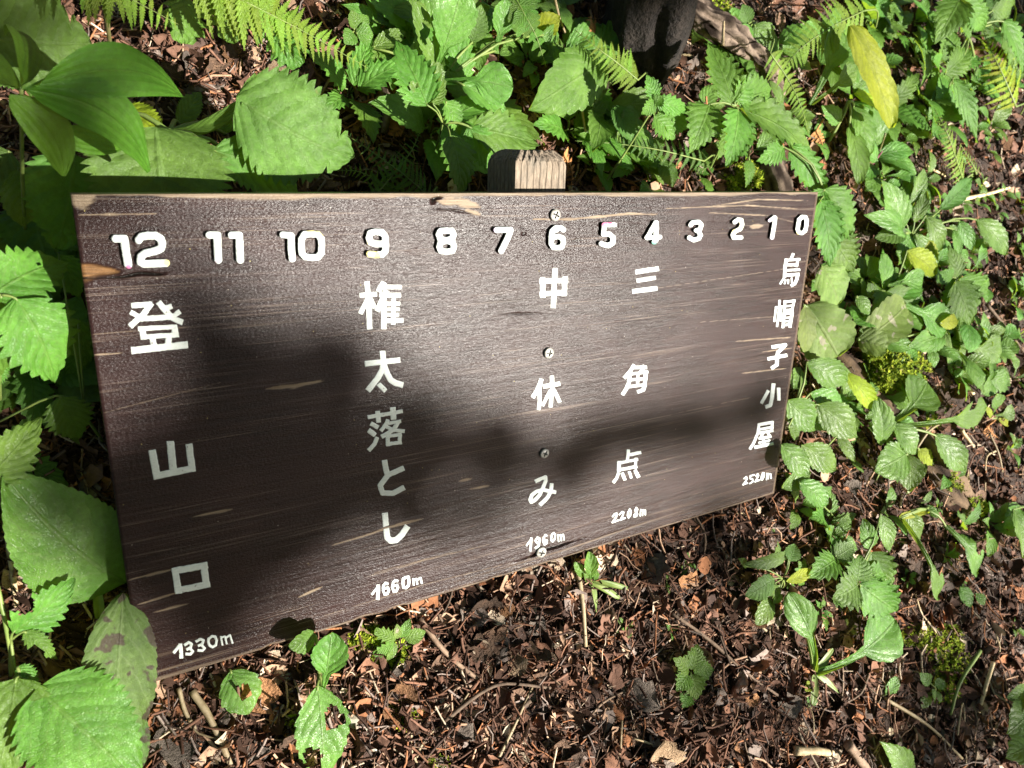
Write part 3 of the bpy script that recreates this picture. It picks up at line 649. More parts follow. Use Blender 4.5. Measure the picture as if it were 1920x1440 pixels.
for i, s in enumerate([([(1205, 230), (1130, 900), (1060, 1200), (850, 1270)], 185), ([(970, 540), (660, 1110)], 148), ([(1435, 420), (1445, 970)], 165)]): glyph(P, 1400, 710, 24, [s], seed=101 + i, wob=.3, step=.55)
glyph(P, 1390, 780, 24, [([(780, 388), (1420, 278)], 145), ([(1395, 240), (1370, 580)], 138), ([(760, 608), (1430, 490)], 118), ([(795, 340), (740, 760), (560, 1200), (380, 1490)], 128)], seed=111, wob=.3, step=.55)
glyph(P, 1390, 780, 24, [([(780, 768), (1420, 652)], 128), ([(990, 740), (840, 1010)], 128), ([(780, 1018), (1330, 922)], 128), ([(1180, 760), (1310, 930)], 118)], seed=112, wob=.3, step=.55)
glyph(P, 1390, 780, 24, [([(1002, 960), (990, 1360)], 98), ([(780, 1208), (1290, 1090)], 98), ([(590, 1412), (1430, 1230)], 148)], seed=113, wob=.3, step=.55)
alt(1380, 870, 24, 121, [([(350, 670), (460, 572), (492, 660), (430, 780), (310, 945)], 108), ([(300, 930), (520, 850)], 108)],
    [([(820, 485), (640, 530), (640, 665), (740, 665), (752, 790), (600, 890)], 98)],
    [([(890, 560), (970, 440), (1012, 500), (950, 640), (850, 820)], 98), ([(840, 800), (1060, 720)], 100)],
    [([(1140, 560), (1200, 400), (1270, 412), (1240, 600), (1170, 710), (1128, 690)], 98, 1)],
    [([(1395, 400), (1365, 710)], 78), ([(1400, 455), (1470, 420), (1445, 680)], 72), ([(1480, 465), (1560, 440), (1575, 660)], 82)])

# ---- screws
def screw(px, py, r, tilt, ang, dirt=0):
    c = BP(px, py); n = 27; g = np.linspace(-1, 1, n); U, W = np.meshgrid(g, g)
    # square grid mapped to a disc
    x = U * np.sqrt(1 - W * W / 2); z = W * np.sqrt(1 - U * U / 2); q = np.hypot(x, z)
    a = R_(ang); xr_, zr_ = x * math.cos(a) - z * math.sin(a), x * math.sin(a) + z * math.cos(a)
    cr = ((np.abs(xr_) < .13) & (np.abs(zr_) < .58)) | ((np.abs(zr_) < .13) & (np.abs(xr_) < .58))
    h = .0012 + .0016 * np.sqrt(np.clip(1 - q ** 2.6, 0, 1)) - .0020 * cr
    V = np.stack([c[0] + x * r, c[1] + z * r, h + tilt * x * r + .0012], -1).reshape(-1, 3)
    i = np.arange(n * n).reshape(n, n); F = [tuple(t) for t in np.stack([i[:-1, :-1], i[:-1, 1:], i[1:, 1:], i[1:, :-1]], -1).reshape(-1, 4)]
    crf = cr.reshape(-1); fm = [1 if sum(crf[k] for k in f) >= 2 else 0 for f in F]
    lp = list(i[0, :]) + list(i[1:, -1]) + list(i[-1, -2::-1]) + list(i[-2:0:-1, 0]); m = len(V)
    V = np.vstack([V, [(V[k][0], V[k][1], -.0012) for k in lp]])
    for j in range(len(lp)): F.append((lp[(j + 1) % len(lp)], lp[j], m + j, m + (j + 1) % len(lp))); fm.append(1)
    bpart("screw", V, F, [MAT['zinc'], MAT['zincdark']], fmat=fm, smooth=False)
screw(1039, 403, .0058, .05, 25); screw(1027, 661, .0056, 0, 10); screw(1019, 849, .0054, 0, 30); screw(1013, 1034, .0062, .1, 20)
# ------------------------------------------------------------------ leaves
# kind: (teeth per side, tooth depth, profile, columns)
def prof_ab(a, b):
    m = a / (a + b); k = (m ** a) * ((1 - m) ** b)
    return lambda v: (np.clip(v, 0, 1) ** a) * (np.clip(1 - v, 0, 1) ** b) / k
def prof_spoon(p0, a=.8, b=.62):
    f = prof_ab(a, b)
    return lambda v: np.where(v < p0, .10 + .10 * (v / p0) ** 2, np.maximum(.2 * (1 - (v - p0) / (1 - p0)), f((v - p0) / (1 - p0))))
LEAF = {
 'nettle': (9, .27, prof_ab(.58, 1.12), MAT['nettle']), 'nettle_s': (6, .28, prof_ab(.58, 1.05), MAT['nettle']),
 'cut': (15, .13, (lambda f: (lambda v: f(v) * (1 - .38 * np.exp(-((v - .80) / .022) ** 2) - .16 * np.exp(-((v - .62) / .014) ** 2))))(prof_ab(.50, .84)), MAT['cut']), 'broad': (0, 0, prof_ab(.72, .98), MAT['broad']),
 'oval': (9, .09, prof_ab(.80, .98), MAT['spoon']), 'ovate': (5, .10, prof_ab(.66, .82), MAT['spoon']),
 'spoon': (8, .07, prof_spoon(.34), MAT['spoon']), 'spoonlong': (8, .06, prof_spoon(.48), MAT['spoon']),
 'round': (7, .09, prof_ab(.42, .42), MAT['dull']), 'yellow': (7, .07, prof_ab(.5, .6), MAT['yellow']), 'sick': (18, .035, prof_ab(.80, .80), MAT['sick']),
 'strap': (0, 0, prof_ab(.18, .3), MAT['stem']), 'lobed': (5, .42, prof_ab(.45, .5), MAT['nettle']), 'dull': (7, .07, prof_ab(.5, .45), MAT['dull']),
 'bristle': (22, .035, prof_ab(.78, .92), MAT['spoon']), 'hyd': (17, .12, prof_ab(.46, .80), MAT['nettle']),
 'straw': (7, .07, prof_ab(.5, .5), MAT['dull']),
}
def leaf_geo(kind, Bp, Tp, W, n0, arch, fold, seed, holes=(), lod=1, wave=.05, side=0.0, tw=0.0):
    nt, dt, pf, mt = LEAF[kind]; r = np.random.RandomState(seed)
    vs = [(0.0, 0)]
    if nt:
        nt_ = nt if lod else max(3, nt // 2)
        for k in range(nt_):
            if k: vs.append(((k + .02) / nt_, -1))
            if lod > 1: vs.append(((k + .38) / nt_, 0))
            vs.append(((k + .80) / nt_, 1))
    else:
        n = 14 if lod else 8; vs += [((k + 1) / (n + 1), 0) for k in range(n)]
    vs.append((.985, 0)); vs.append((1.0, 0))
    us = np.array([-1, -.66, -.33, -.06, .06, .33, .66, 1]) if lod else np.array([-1, -.5, 0, .5, 1])
    if lod > 1: us = np.linspace(-1, 1, 15)
    ax = Tp - Bp; L = np.linalg.norm(ax); ax = ax / L; n0 = nrm(n0 - ax * (n0 @ ax)); s0 = np.cross(n0, ax)
    V = []; UV = []; ph = r.rand(4) * 6.28
    lobe = 1 + .10 * np.array([math.sin(3.1 * v + ph[0]) for v, _ in vs])
    for (v, tp), lb in zip(vs, lobe):
        sgn = 4 * v * (1 - v); c = Bp + ax * (v * L) + n0 * (arch * L * sgn * (1.15 - .3 * v)) + s0 * (side * L * sgn)
        hw = float(pf(np.array(v))) * W / 2 * lb + W * .012
        a = tw * (v - .3)
        n = n0 * math.cos(a) + s0 * math.sin(a); s = s0 * math.cos(a) - n0 * math.sin(a)
        for u in us:
            jj = 1 + .3 * (vnoise(np.array(v * 30 + 7 * (u > 0)), np.array(seed * .37), 3) - .5)
            e = 1.0
            if abs(u) == 1: e = (1 + dt * .5 * jj) if tp > 0 else (1 - dt * .75 * jj if tp < 0 else 1)
            fwd = (dt * .22 * L / max(nt, 1) if abs(u) == 1 and tp > 0 else 0)
            rip = wave * hw * (abs(u) ** 2) * math.sin(v * 17 + ph[1] + (2 if u > 0 else 0)) + .03 * L * math.sin(u * 2 + v * 4 + ph[2]) * abs(u)
            V.append(c + s * (u * hw * e) + n * (fold * abs(u) * hw + rip) + ax * fwd); UV.append((u * .5 + .5, v))
    m = len(us); F = []
    for i in range(len(vs) - 1):
        for j in range(m - 1):
            uu = (us[j] + us[j + 1]) / 2; vv = (vs[i][0] + vs[i + 1][0]) / 2
            if any(((uu - h[0]) / h[2]) ** 2 + ((vv - h[1]) / h[3]) ** 2 < 1 + .25 * math.sin(9 * uu + 13 * vv) for h in holes): continue
            F.append((i * m + j, i * m + j + 1, (i + 1) * m + j + 1, (i + 1) * m + j))
    return np.array(V), np.array(F), UV, mt
UPW = np.array([0, 0, 1.0]); NPL = [0]
def leaf(parent, kind, b, t, w, roll=0, arch=.07, fold=.16, holes=(), lod=1, mat=None, wave=.05, side=0.0, tw=.15, label=None, name="leaf", toward=.75):
    NPL[0] += 1; sd = NPL[0]; r = np.random.RandomState(sd + 900)
    Bp = PT(b[0], b[1], b[2] / 100) if len(b) == 3 and b[2] is not None else b
    Tp = PT(t[0], t[1], t[2] / 100)
    mid = (Bp + Tp) / 2; W = w * PXM(mid)
    tc = nrm(CAM - mid); n = nrm(toward * tc + .30 * UPW + .50 * SUN + .20 * r.randn(3))
    ax = nrm(Tp - Bp); n = nrm(n - ax * (n @ ax)); a = R_(roll); s = np.cross(n, ax); n = n * math.cos(a) + s * math.sin(a)
    V, F, UV, mt = leaf_geo(kind, Bp, Tp, W, n, arch, fold, sd, holes, lod, wave, side, tw)
    o = wobj(name, V, F, mat or mt, parent, uvs=UV)
    if label: o['label'] = label
    return o
def stem(parent, pts, r_px, mat='stem', name="stem", taper=.6):
    P = np.array([PT(p[0], p[1], p[2] / 100) for p in pts]); C = curve(P, 10); r = r_px * PXM(P[0])
    V, F = tube_geo(C, np.linspace(r, r * taper, len(C)), 6)
    return wobj(name, V, F, MAT[mat], parent)
def plant(name, label, cat, root, leaves, stems=(), hub=None, group=None, smat='stem', petiole=2.0, name_leaf="leaf"):
    """root: photo spot on the ground; hub: (px,py,cm) where the petioles meet; leaves: (kind, base, tip, width px, options)"""
    base = PT(root[0], root[1], 0); e = empty(name, base - GN * .002, label, cat, group)
    if hub is not None:
        hp = PT(hub[0], hub[1], hub[2] / 100); mid = (base + hp) / 2 + np.array([.0, .0, .2]) * np.linalg.norm(hp - base) * .15
        C = curve([base - GN * .01, mid, hp], 9); r0 = petiole * 1.25 * PXM(hp)
        V, F = tube_geo(C, np.linspace(r0, r0 * .7, len(C)), 6); wobj("stem", V, F, MAT[smat], e)
    for lf in leaves:
        kind, b, t, w = lf[:4]; opt = dict(lf[4]) if len(lf) > 4 else {}
        pet = opt.pop('pet', True); mt = opt.pop('m', None)
        if mt: opt['mat'] = MAT[mt]
        leaf(e, kind, b, t, w, name=name_leaf, **opt)
        bp = PT(b[0], b[1], b[2] / 100); src = PT(hub[0], hub[1], hub[2] / 100) if hub is not None else base
        dd = np.linalg.norm(bp - src)
        if pet and dd > .006:
            tp = PT(t[0], t[1], t[2] / 100); mid = (src + bp) / 2 + np.array([0, 0, 1.0]) * dd * .12
            C = curve([src, mid, bp, bp + (tp - bp) * .06], 8); r0 = petiole * PXM(bp)
            V, F = tube_geo(C, np.linspace(r0, r0 * .65, len(C)), 5); wobj("petiole", V, F, MAT[smat], e)
    for s in stems: stem(e, *s)
    return e

# ---- the plants round the sign ------------------------------------------------
plant("whorled_plant", "big smooth plant with a whorl of long glossy leaves above the 12", "plant", (48, 470), [
    ('broad', (66, 160, 25), (345, 182, 19), 98, dict(arch=.10, side=.12, fold=.12, roll=-10, pet=False)),
    ('broad', (44, 168, 25), (280, 322, 18), 112, dict(arch=.16, side=.10, fold=.16, roll=14, pet=False)),
    ('broad', (18, 178, 25), (119, 330, 20), 88, dict(arch=.10, side=.10, fold=.2, roll=-5, pet=False)),
    ('broad', (34, 168, 25), (-110, 100, 19), 75, dict(arch=.10, pet=False)),
    ('broad', (95, 250, 19), (232, 279, 15), 46, dict(arch=.08, pet=False)),
    ('broad', (40, 160, 25), (15, 60, 16), 60, dict(pet=False, arch=.1))], hub=(40, 168, 25), petiole=4)
plant("coarse_toothed_plant", "broad hairy plant with coarse-toothed leaves rising over the top edge near the 11", "plant", (305, 262), [
    ('cut', (443, 182, 15), (662, 296, 13), 176, dict(arch=.10, fold=.10, lod=2, side=-.06, roll=6, pet=False)),
    ('strap', (330, 242, 8), (455, 190, 15), 24, dict(arch=.12, fold=.5, pet=False, m='cut', side=-.05)),
    ('cut', (292, 238, 15), (318, 460, 11), 215, dict(arch=.12, fold=.12, lod=2, roll=-8, pet=False)),
    ('cut', (398, 282, 13), (560, 372, 10), 100, dict(arch=.12, fold=.15, side=.05)),
    ('ovate', (455, 306, 3), (497, 268, 4), 34, dict(fold=.3)),
    ('cut', (228, 208, 6), (318, 262, 8), 60, dict(m='yellow', fold=.3)),
    ('cut', (335, 232, 3), (375, 172, 3), 40, {}), ('cut', (420, 250, 2), (415, 205, 3), 42, dict(roll=25))], petiole=5, hub=(318, 248, 8))
plant("shaded_toothed_plant", "dark broad toothed leaf dappled by fern shade, high beside the dry stalk", "plant", (30, 120), [
    ('cut', (-30, 70, 9), (172, 82, 8), 185, dict(arch=.10, fold=.06, lod=2)), ('cut', (-20, 110, 7), (60, 168, 6), 70, {})], petiole=3)
plant("shaded_broad_plant", "dark broad-leaved plant in the shadow beside the tan-worn corner of the board", "plant", (70, 470), [
    ('cut', (140, 290, 10), (108, 470, 6), 150, dict(fold=.15, lod=2)), ('oval', (35, 315, 9), (45, 425, 6), 75, {}), ('cut', (20, 285, 8), (-60, 370, 6), 90, {}),
    ('cut', (150, 300, 8), (225, 372, 5), 110, {}), ('oval', (110, 400, 5), (165, 470, 4), 80, {}), ('cut', (60, 380, 4), (95, 520, 3), 120, {})], petiole=3)
plant("nettle", "bright green nettle with saw-toothed leaves beside the 12 end of the board", "nettle", (0, 800), [
    ('nettle', (-18, 556, 14), (128, 492, 11), 112, dict(fold=.16, lod=2, arch=.10, side=.04, holes=[(.25, .62, .10, .03)])),
    ('nettle', (30, 560, 14), (104, 716, 10), 128, dict(fold=.12, lod=2, arch=.12)),
    ('nettle', (-5, 548, 14), (-90, 640, 10), 90, {}), ('nettle', (5, 555, 13), (-10, 720, 8), 70, dict(arch=.1))], hub=(2, 553, 14), petiole=3)
plant("nettle", "dark shaded nettle leaves hugging the edge of the board below the 12", "nettle", (150, 760), [
    ('nettle', (110, 478, 6), (150, 560, 4), 62, {}), ('nettle', (146, 600, 5), (160, 690, 3), 64, {}), ('nettle', (112, 745, 6), (150, 822, 4), 76, dict(lod=2)),
    ('nettle', (150, 640, 3), (120, 720, 2), 50, {})], petiole=2.2, stems=[([(195, 830, 1), (150, 770, 4), (105, 742, 6), (0, 790, 4)], 3)], hub=(160, 775, 4))
plant("nettle", "half hidden saw-toothed leaf pointing up beside the lone mountain character", "nettle", (-20, 960), [
    ('nettle', (-30, 905, 9), (78, 782, 9), 88, dict(lod=2, arch=.08, roll=-10)), ('nettle', (-25, 690, 6), (20, 682, 5), 60, {})], petiole=3)
plant("broad_leaved_plant", "large smooth oval leaf reaching behind the board edge near the square character", "plant", (232, 1135), [
    ('bristle', (238, 1092, 3), (4, 884, 9), 180, dict(fold=.18, lod=2, arch=.06, side=.06, pet=False)),
    ('oval', (236, 1090, 2), (150, 960, 2), 70, dict(pet=False))], petiole=4)
plant("spotted_leaf_plant", "hairy pale green leaf with brown spots against the bottom corner by 1330m", "plant", (232, 1100), [
    ('sick', (230, 1112, 6.2), (200, 1446, 3.2), 150, dict(fold=.14, lod=2, arch=.05, pet=False)),
    ('sick', (240, 1300, 3), (252, 1460, 2), 60, dict(pet=False)), ('strap', (186, 1160, 2), (180, 1090, 4), 16, dict(fold=.5, pet=False))], petiole=5)
plant("torn_leaf_plant", "small plant with bitten torn leaves between the spotted leaf and the frame edge", "plant", (20, 1290), [
    ('nettle', (24, 1186, 7), (140, 1084, 7), 92, dict(lod=2, roll=-15, holes=[(.9, .35, .5, .12)])), ('nettle', (45, 1184, 7), (108, 1236, 6), 36, dict(holes=[(-.7, .5, .4, .15)])),
    ('nettle', (30, 1260, 5), (72, 1290, 5), 30, {})], hub=(20, 1200, 6), petiole=3, stems=[([(-5, 1100, 8), (10, 1170, 7), (25, 1260, 4)], 5)])
plant("hydrangea_seedling", "big bright bristle-toothed leaf lying lowest beside the spotted leaf", "plant", (60, 1330), [
    ('hyd', (68, 1292, 8), (262, 1470, 8), 172, dict(lod=2, fold=.10, arch=.06)), ('hyd', (30, 1272, 8), (-10, 1480, 8), 130, dict(lod=2, arch=.07)),
    ('nettle', (32, 1250, 7), (75, 1290, 7), 30, {})], hub=(40, 1270, 7), petiole=4)
plant("holed_leaf_seedling", "small rounded leaf with one brown hole just below 1330m", "plant", (418, 1250), [
    ('ovate', (432, 1258, 2), (468, 1338, 2.4), 74, dict(lod=2, fold=.08, holes=[(.15, .55, .34, .17)]))], petiole=3)
plant("eaten_leaf_plant", "stacked pale leaves with large eaten holes under the board edge", "plant", (600, 1260), [
    ('ovate', (592, 1192, 5), (541, 1212, 5.5), 42, dict(lod=2)), ('spoon', (604, 1298, 3), (622, 1186, 6), 62, dict(lod=2, fold=.3)),
    ('oval', (595, 1285, 4), (606, 1470, 3), 92, dict(lod=2, fold=.08, holes=[(.45, .34, .42, .12), (-.5, .70, .40, .13)]))], petiole=4, hub=(598, 1265, 2))
plant("mossy_seedling", "tiny star of pointed leaves on moss beneath 1660m", "plant", (748, 1212), [
    ('ovate', (758, 1198, 2), (798, 1184, 2.4), 26, {}), ('ovate', (750, 1196, 2), (770, 1160, 2.6), 20, {}), ('lobed', (742, 1200, 2), (702, 1182, 2.4), 28, {}),
    ('lobed', (740, 1205, 2), (700, 1228, 2), 22, {}), ('ovate', (742, 1206, 2), (726, 1238, 1.6), 18, {}), ('ovate', (745, 1198, 2), (744, 1170, 2.6), 16, dict(m='dull'))], petiole=1.6, hub=(748, 1202, 1.8))
plant("strap_seedling", "curled little plant with three strap leaves just under 1960m", "plant", (1106, 1092), [
    ('spoon', (1106, 1096, .6), (1103, 1034, 3.4), 30, dict(fold=.5)), ('spoon', (1100, 1092, .6), (1076, 1056, 2.4), 20, {}), ('ovate', (1108, 1088, .8), (1120, 1070, 2), 18, {}),
    ('strap', (1110, 1090, .8), (1178, 1104, 1.4), 10, dict(pet=False)), ('strap', (1108, 1090, .8), (1162, 1122, 1), 12, dict(pet=False)), ('strap', (1108, 1092, .6), (1118, 1150, .8), 10, dict(pet=False)),
    ('ovate', (1104, 1088, 1), (1094, 1076, 2), 16, {})], petiole=2)
plant("wild_strawberry", "bright trifoliate seedling with toothed leaflets alone on the open litter", "plant", (1292, 1300), [
    ('nettle_s', (1296, 1256, 2.4), (1308, 1208, 2.8), 40, {}), ('nettle_s', (1300, 1258, 2.4), (1338, 1254, 2.4), 36, {}), ('nettle_s', (1292, 1258, 2.4), (1262, 1234, 2.8), 36, {}),
    ('nettle_s', (1296, 1264, 2.2), (1306, 1312, 1.8), 46, {}), ('nettle_s', (1290, 1264, 2.2), (1268, 1296, 2), 36, {}), ('nettle_s', (1290, 1300, 1), (1280, 1328, 1), 28, {})], hub=(1295, 1260, 2.2), petiole=1.6)
plant("rosette_plant", "spreading rosette with one large spoon leaf and pale fleshy stalks in the open litter", "plant", (1527, 1266), [
    ('spoonlong', (1529, 1262, 1), (1678, 1162, 4), 100, dict(lod=2, fold=.14, side=-.04, pet=False)), ('spoonlong', (1526, 1258, 1), (1478, 1112, 4.5), 58, dict(lod=2, side=-.06, pet=False)),
    ('strap', (1524, 1252, 1), (1480, 1126, 3.4), 10, dict(side=-.03, pet=False, fold=.6)), ('strap', (1526, 1264, 1), (1524, 1322, 1.2), 13, dict(pet=False)), ('strap', (1530, 1264, 1), (1574, 1300, 1), 9, dict(pet=False)),
    ('strap', (1530, 1260, 1), (1562, 1216, 2), 12, dict(pet=False)), ('ovate', (1524, 1275, .8), (1510, 1296, 1), 20, dict(m='yellow')), ('ovate', (1524, 1300, .8), (1514, 1330, .8), 22, {})], petiole=3)
plant("wood_avens", "wrinkled three-parted leaves of a low plant above the rosette", "plant", (1585, 1110), [
    ('nettle_s', (1568, 1048, 4), (1514, 1082, 4), 58, dict(fold=.25)), ('nettle_s', (1566, 1044, 4), (1602, 1022, 5), 44, dict(m='darkshade')), ('nettle_s', (1608, 1096, 5), (1560, 1122, 4.5), 66, dict(fold=.2, lod=2)),
    ('nettle_s', (1606, 1090, 5), (1612, 1040, 5.5), 58, dict(fold=.2)), ('nettle_s', (1612, 1096, 5), (1680, 1146, 4.5), 82, dict(fold=.2, lod=2)), ('nettle_s', (1612, 1088, 5), (1662, 1064, 5), 52, dict(fold=.2)),
    ('ovate', (1632, 1030, 5), (1620, 972, 6), 34, {}), ('nettle_s', (1632, 1036, 5), (1668, 1108, 4.5), 56, dict(lod=2)), ('oval', (1650, 965, 6), (1668, 1035, 5), 34, {})], hub=(1600, 1085, 4), petiole=2)
plant("low_shaded_herb", "low dark herb with small leaflets left of the wrinkled three-parted plant", "plant", (1470, 1110), [
    ('ovate', (1478, 1040, 3.4), (1396, 1058, 3), 30, dict(m='darkshade')), ('ovate', (1452, 1085, 3), (1398, 1118, 2.4), 46, dict(m='darkshade')), ('ovate', (1480, 1052, 4), (1490, 1020, 4), 30, dict(m='darkshade')),
    ('oval', (1474, 1090, 3), (1522, 1068, 4), 26, dict(m='yellow')), ('ovate', (1445, 1120, 2), (1418, 1172, 1.4), 40, {}), ('ovate', (1400, 1062, 2), (1384, 1048, 3), 18, {}), ('ovate', (1460, 1108, 2.6), (1450, 1132, 2.4), 22, {}), ('lobed', (1445, 1098, 3), (1460, 1120, 2.8), 24, {})], hub=(1468, 1085, 2.4), petiole=1.6)
plant("spoon_leaved_plant", "cluster of smooth spoon leaves tucked against the board edge below the child character", "plant", (1490, 800), [
    ('oval', (1512, 680, 6), (1588, 716, 5.5), 52, dict(lod=2, fold=.2)), ('oval', (1582, 698, 5.5), (1636, 766, 4), 40, dict(m='yellow', fold=.3, arch=.16)), ('oval', (1518, 738, 5), (1582, 764, 4.5), 46, {}),
    ('oval', (1532, 758, 5.5), (1608, 818, 5), 60, dict(lod=2, fold=.15)), ('oval', (1476, 750, 5), (1528, 806, 4), 56, dict(lod=2)), ('oval', (1478, 800, 4.5), (1496, 824, 4), 24, {}), ('oval', (1500, 690, 4), (1486, 730, 4), 40, {}),
    ('oval', (1500, 790, 3), (1560, 800, 3), 30, {})], hub=(1488, 770, 3.5), petiole=2.4)
plant("spoon_leaved_plant", "small spoon-leaved plant whose leaf shades the lower corner beside 2520m", "plant", (1500, 930), [
    ('oval', (1464, 834, 7.5), (1514, 892, 7), 52, dict(lod=2, fold=.12)), ('oval', (1502, 834, 5), (1568, 878, 4), 56, dict(lod=2)), ('oval', (1498, 905, 4.5), (1552, 946, 4.5), 50, dict(lod=2, fold=.1)),
    ('oval', (1570, 816, 4), (1602, 866, 4), 26, {}), ('oval', (1465, 915, 3), (1520, 885, 4.5), 30, {})], hub=(1492, 895, 2.5), petiole=2.2, stems=[([(1495, 905, 2.5), (1540, 945, 3), (1570, 975, 1)], 2)])
plant("rosette_plant", "rosette with an upright boat-shaped leaf and grey-green fan leaf beside the mossy log", "plant", (1668, 815), [
    ('oval', (1652, 834, 3), (1642, 742, 6), 46, dict(lod=2, fold=.35)), ('spoonlong', (1664, 800, 3), (1738, 716, 6), 74, dict(lod=2, fold=.1, side=-.05)), ('spoonlong', (1672, 800, 3), (1848, 764, 5), 58, dict(lod=2, fold=.1, arch=.1, holes=[(.7, .72, .5, .05)])),
    ('oval', (1674, 798, 4), (1716, 852, 4), 48, dict(lod=2, arch=.12)), ('oval', (1700, 850, 4.5), (1640, 882, 4), 76, dict(lod=2, fold=.1)), ('oval', (1700, 850, 4), (1706, 922, 3), 50, {}), ('oval', (1752, 816, 4), (1808, 882, 3.5), 54, dict(lod=2)),
    ('strap', (1668, 815, 2), (1640, 905, 2), 12, dict(pet=False)), ('strap', (1735, 870, 2), (1700, 925, 1.5), 12, dict(pet=False)), ('ovate', (1722, 842, 2), (1748, 872, 2), 26, dict(m='yellow'))], hub=(1668, 808, 2.4), petiole=3)
plant("spoon_leaved_plant", "dense clump of upright spoon leaves standing clear of the board top corner", "plant", (1700, 450), [
    ('oval', (1690, 432, 4), (1652, 338, 8), 54, dict(lod=2)), ('oval', (1690, 440, 4), (1622, 402, 7), 46, dict(lod=2, arch=.14)), ('spoon', (1690, 410, 3), (1732, 316, 8), 34, {}), ('oval', (1714, 418, 4), (1738, 358, 7), 22, {}), ('oval', (1736, 404, 5), (1762, 470, 3), 34, dict(lod=2, arch=.14)),
    ('oval', (1762, 394, 4), (1822, 334, 7), 38, dict(lod=2, m='darkshade')), ('oval', (1830, 412, 5), (1886, 478, 4), 44, dict(lod=2, arch=.1)), ('oval', (1798, 414, 5), (1824, 470, 4), 26, {}), ('oval', (1788, 430, 4), (1796, 486, 3), 22, {}), ('oval', (1710, 440, 3), (1680, 478, 3), 50, {}),
    ('oval', (1700, 436, 4), (1640, 446, 3), 42, dict(m='darkshade')), ('oval', (1712, 450, 3), (1752, 514, 3), 50, dict(m='yellow')), ('oval', (1716, 440, 4), (1756, 510, 2), 40, {})], hub=(1705, 445, 2), petiole=2)
plant("nettle", "nettle with drooping saw-toothed leaves hanging over the 0 corner of the board", "nettle", (1600, 480), [
    ('nettle', (1545, 355, 12), (1598, 452, 9), 74, dict(lod=2)), ('nettle', (1538, 375, 12), (1556, 500, 9), 70, dict(lod=2)), ('nettle', (1555, 440, 9), (1600, 510, 7), 62, dict(lod=2)), ('nettle', (1480, 275, 12), (1548, 372, 10), 58, dict(lod=2)), ('nettle', (1470, 276, 12), (1418, 302, 11), 44, {}),
    ('nettle', (1535, 380, 11), (1530, 470, 9), 48, {}), ('nettle', (1545, 356, 12), (1512, 410, 10), 40, {})], hub=(1548, 365, 11), petiole=2)
plant("round_leaved_plant", "grey-green two-lobed leaf with a pale leaf-miner trail beside the board edge", "plant", (1560, 690), [
    ('dull', (1512, 572, 7), (1572, 668, 6), 110, dict(lod=2, fold=.06)), ('dull', (1540, 500, 8), (1572, 570, 7), 84, dict(lod=2, fold=.08)), ('dull', (1508, 572, 7), (1512, 660, 5), 56, {})], petiole=3)
plant("folded_leaf_plant", "yellowing folded leaf with a dry white tip above the moss cushion", "plant", (1612, 640), [
    ('dull', (1612, 640, 3), (1698, 572, 6), 76, dict(lod=2, fold=.2, arch=.12)), ('dull', (1608, 636, 3), (1664, 654, 5), 60, dict(fold=.3)), ('ovate', (1605, 556, 5), (1630, 590, 5), 30, {}), ('ovate', (1640, 560, 4), (1628, 530, 5), 22, {}), ('ovate', (1645, 548, 4), (1660, 556, 4), 16, dict(m='dull'))], petiole=4)
plant("nettle", "tall nettle with a star of five saw-toothed leaves above the numbers 3 and 2", "nettle", (1330, 330), [
    ('nettle', (1372, 196, 13), (1326, 80, 13), 74, dict(lod=2)), ('nettle', (1384, 190, 13), (1446, 168, 13), 66, dict(lod=2)), ('nettle', (1386, 204, 13), (1522, 290, 11), 72, dict(lod=2)), ('nettle', (1384, 206, 13), (1362, 314, 11), 82, dict(lod=2, fold=.25)),
    ('nettle', (1330, 196, 12), (1292, 288, 10), 76, dict(lod=2)), ('nettle', (1404, 300, 8), (1398, 352, 7), 32, {}), ('nettle', (1376, 190, 13), (1410, 145, 14), 50, {}), ('nettle', (1366, 240, 10), (1344, 300, 9), 34, {})], hub=(1378, 200, 12.8), petiole=2.2)
plant("low_herb", "pair of rounded leaves on top of the gnarled root", "plant", (1408, 60), [
    ('ovate', (1408, 48, 5), (1380, 86, 4), 36, {}), ('ovate', (1414, 46, 5), (1446, 92, 4), 44, dict(lod=2)), ('ovate', (1404, 44, 5), (1392, 8, 6), 26, dict(m='darkshade')), ('ovate', (1420, 70, 2), (1450, 100, 2), 30, {})], petiole=2)
plant("tall_leaf_plant", "tall yellow-green leaf glowing in the sun beside a grey-green one", "plant", (1545, 290), [
    ('yellow', (1594, 48, 14), (1672, 240, 10), 70, dict(lod=2, fold=.2, arch=.05, pet=False, toward=.35)), ('yellow', (1602, 175, 9), (1666, 232, 8), 44, dict(pet=False, roll=40)), ('spoonlong', (1518, 196, 6), (1574, 54, 11), 58, dict(lod=2, pet=False)), ('spoonlong', (1520, 196, 6), (1606, 124, 9), 40, dict(lod=2, pet=False)),
    ('ovate', (1600, 200, 5), (1632, 290, 4), 50, {}), ('ovate', (1592, 235, 4), (1612, 345, 3), 44, dict(lod=2)), ('ovate', (1575, 230, 4), (1540, 200, 5), 30, {})], hub=(1590, 190, 6), petiole=3)
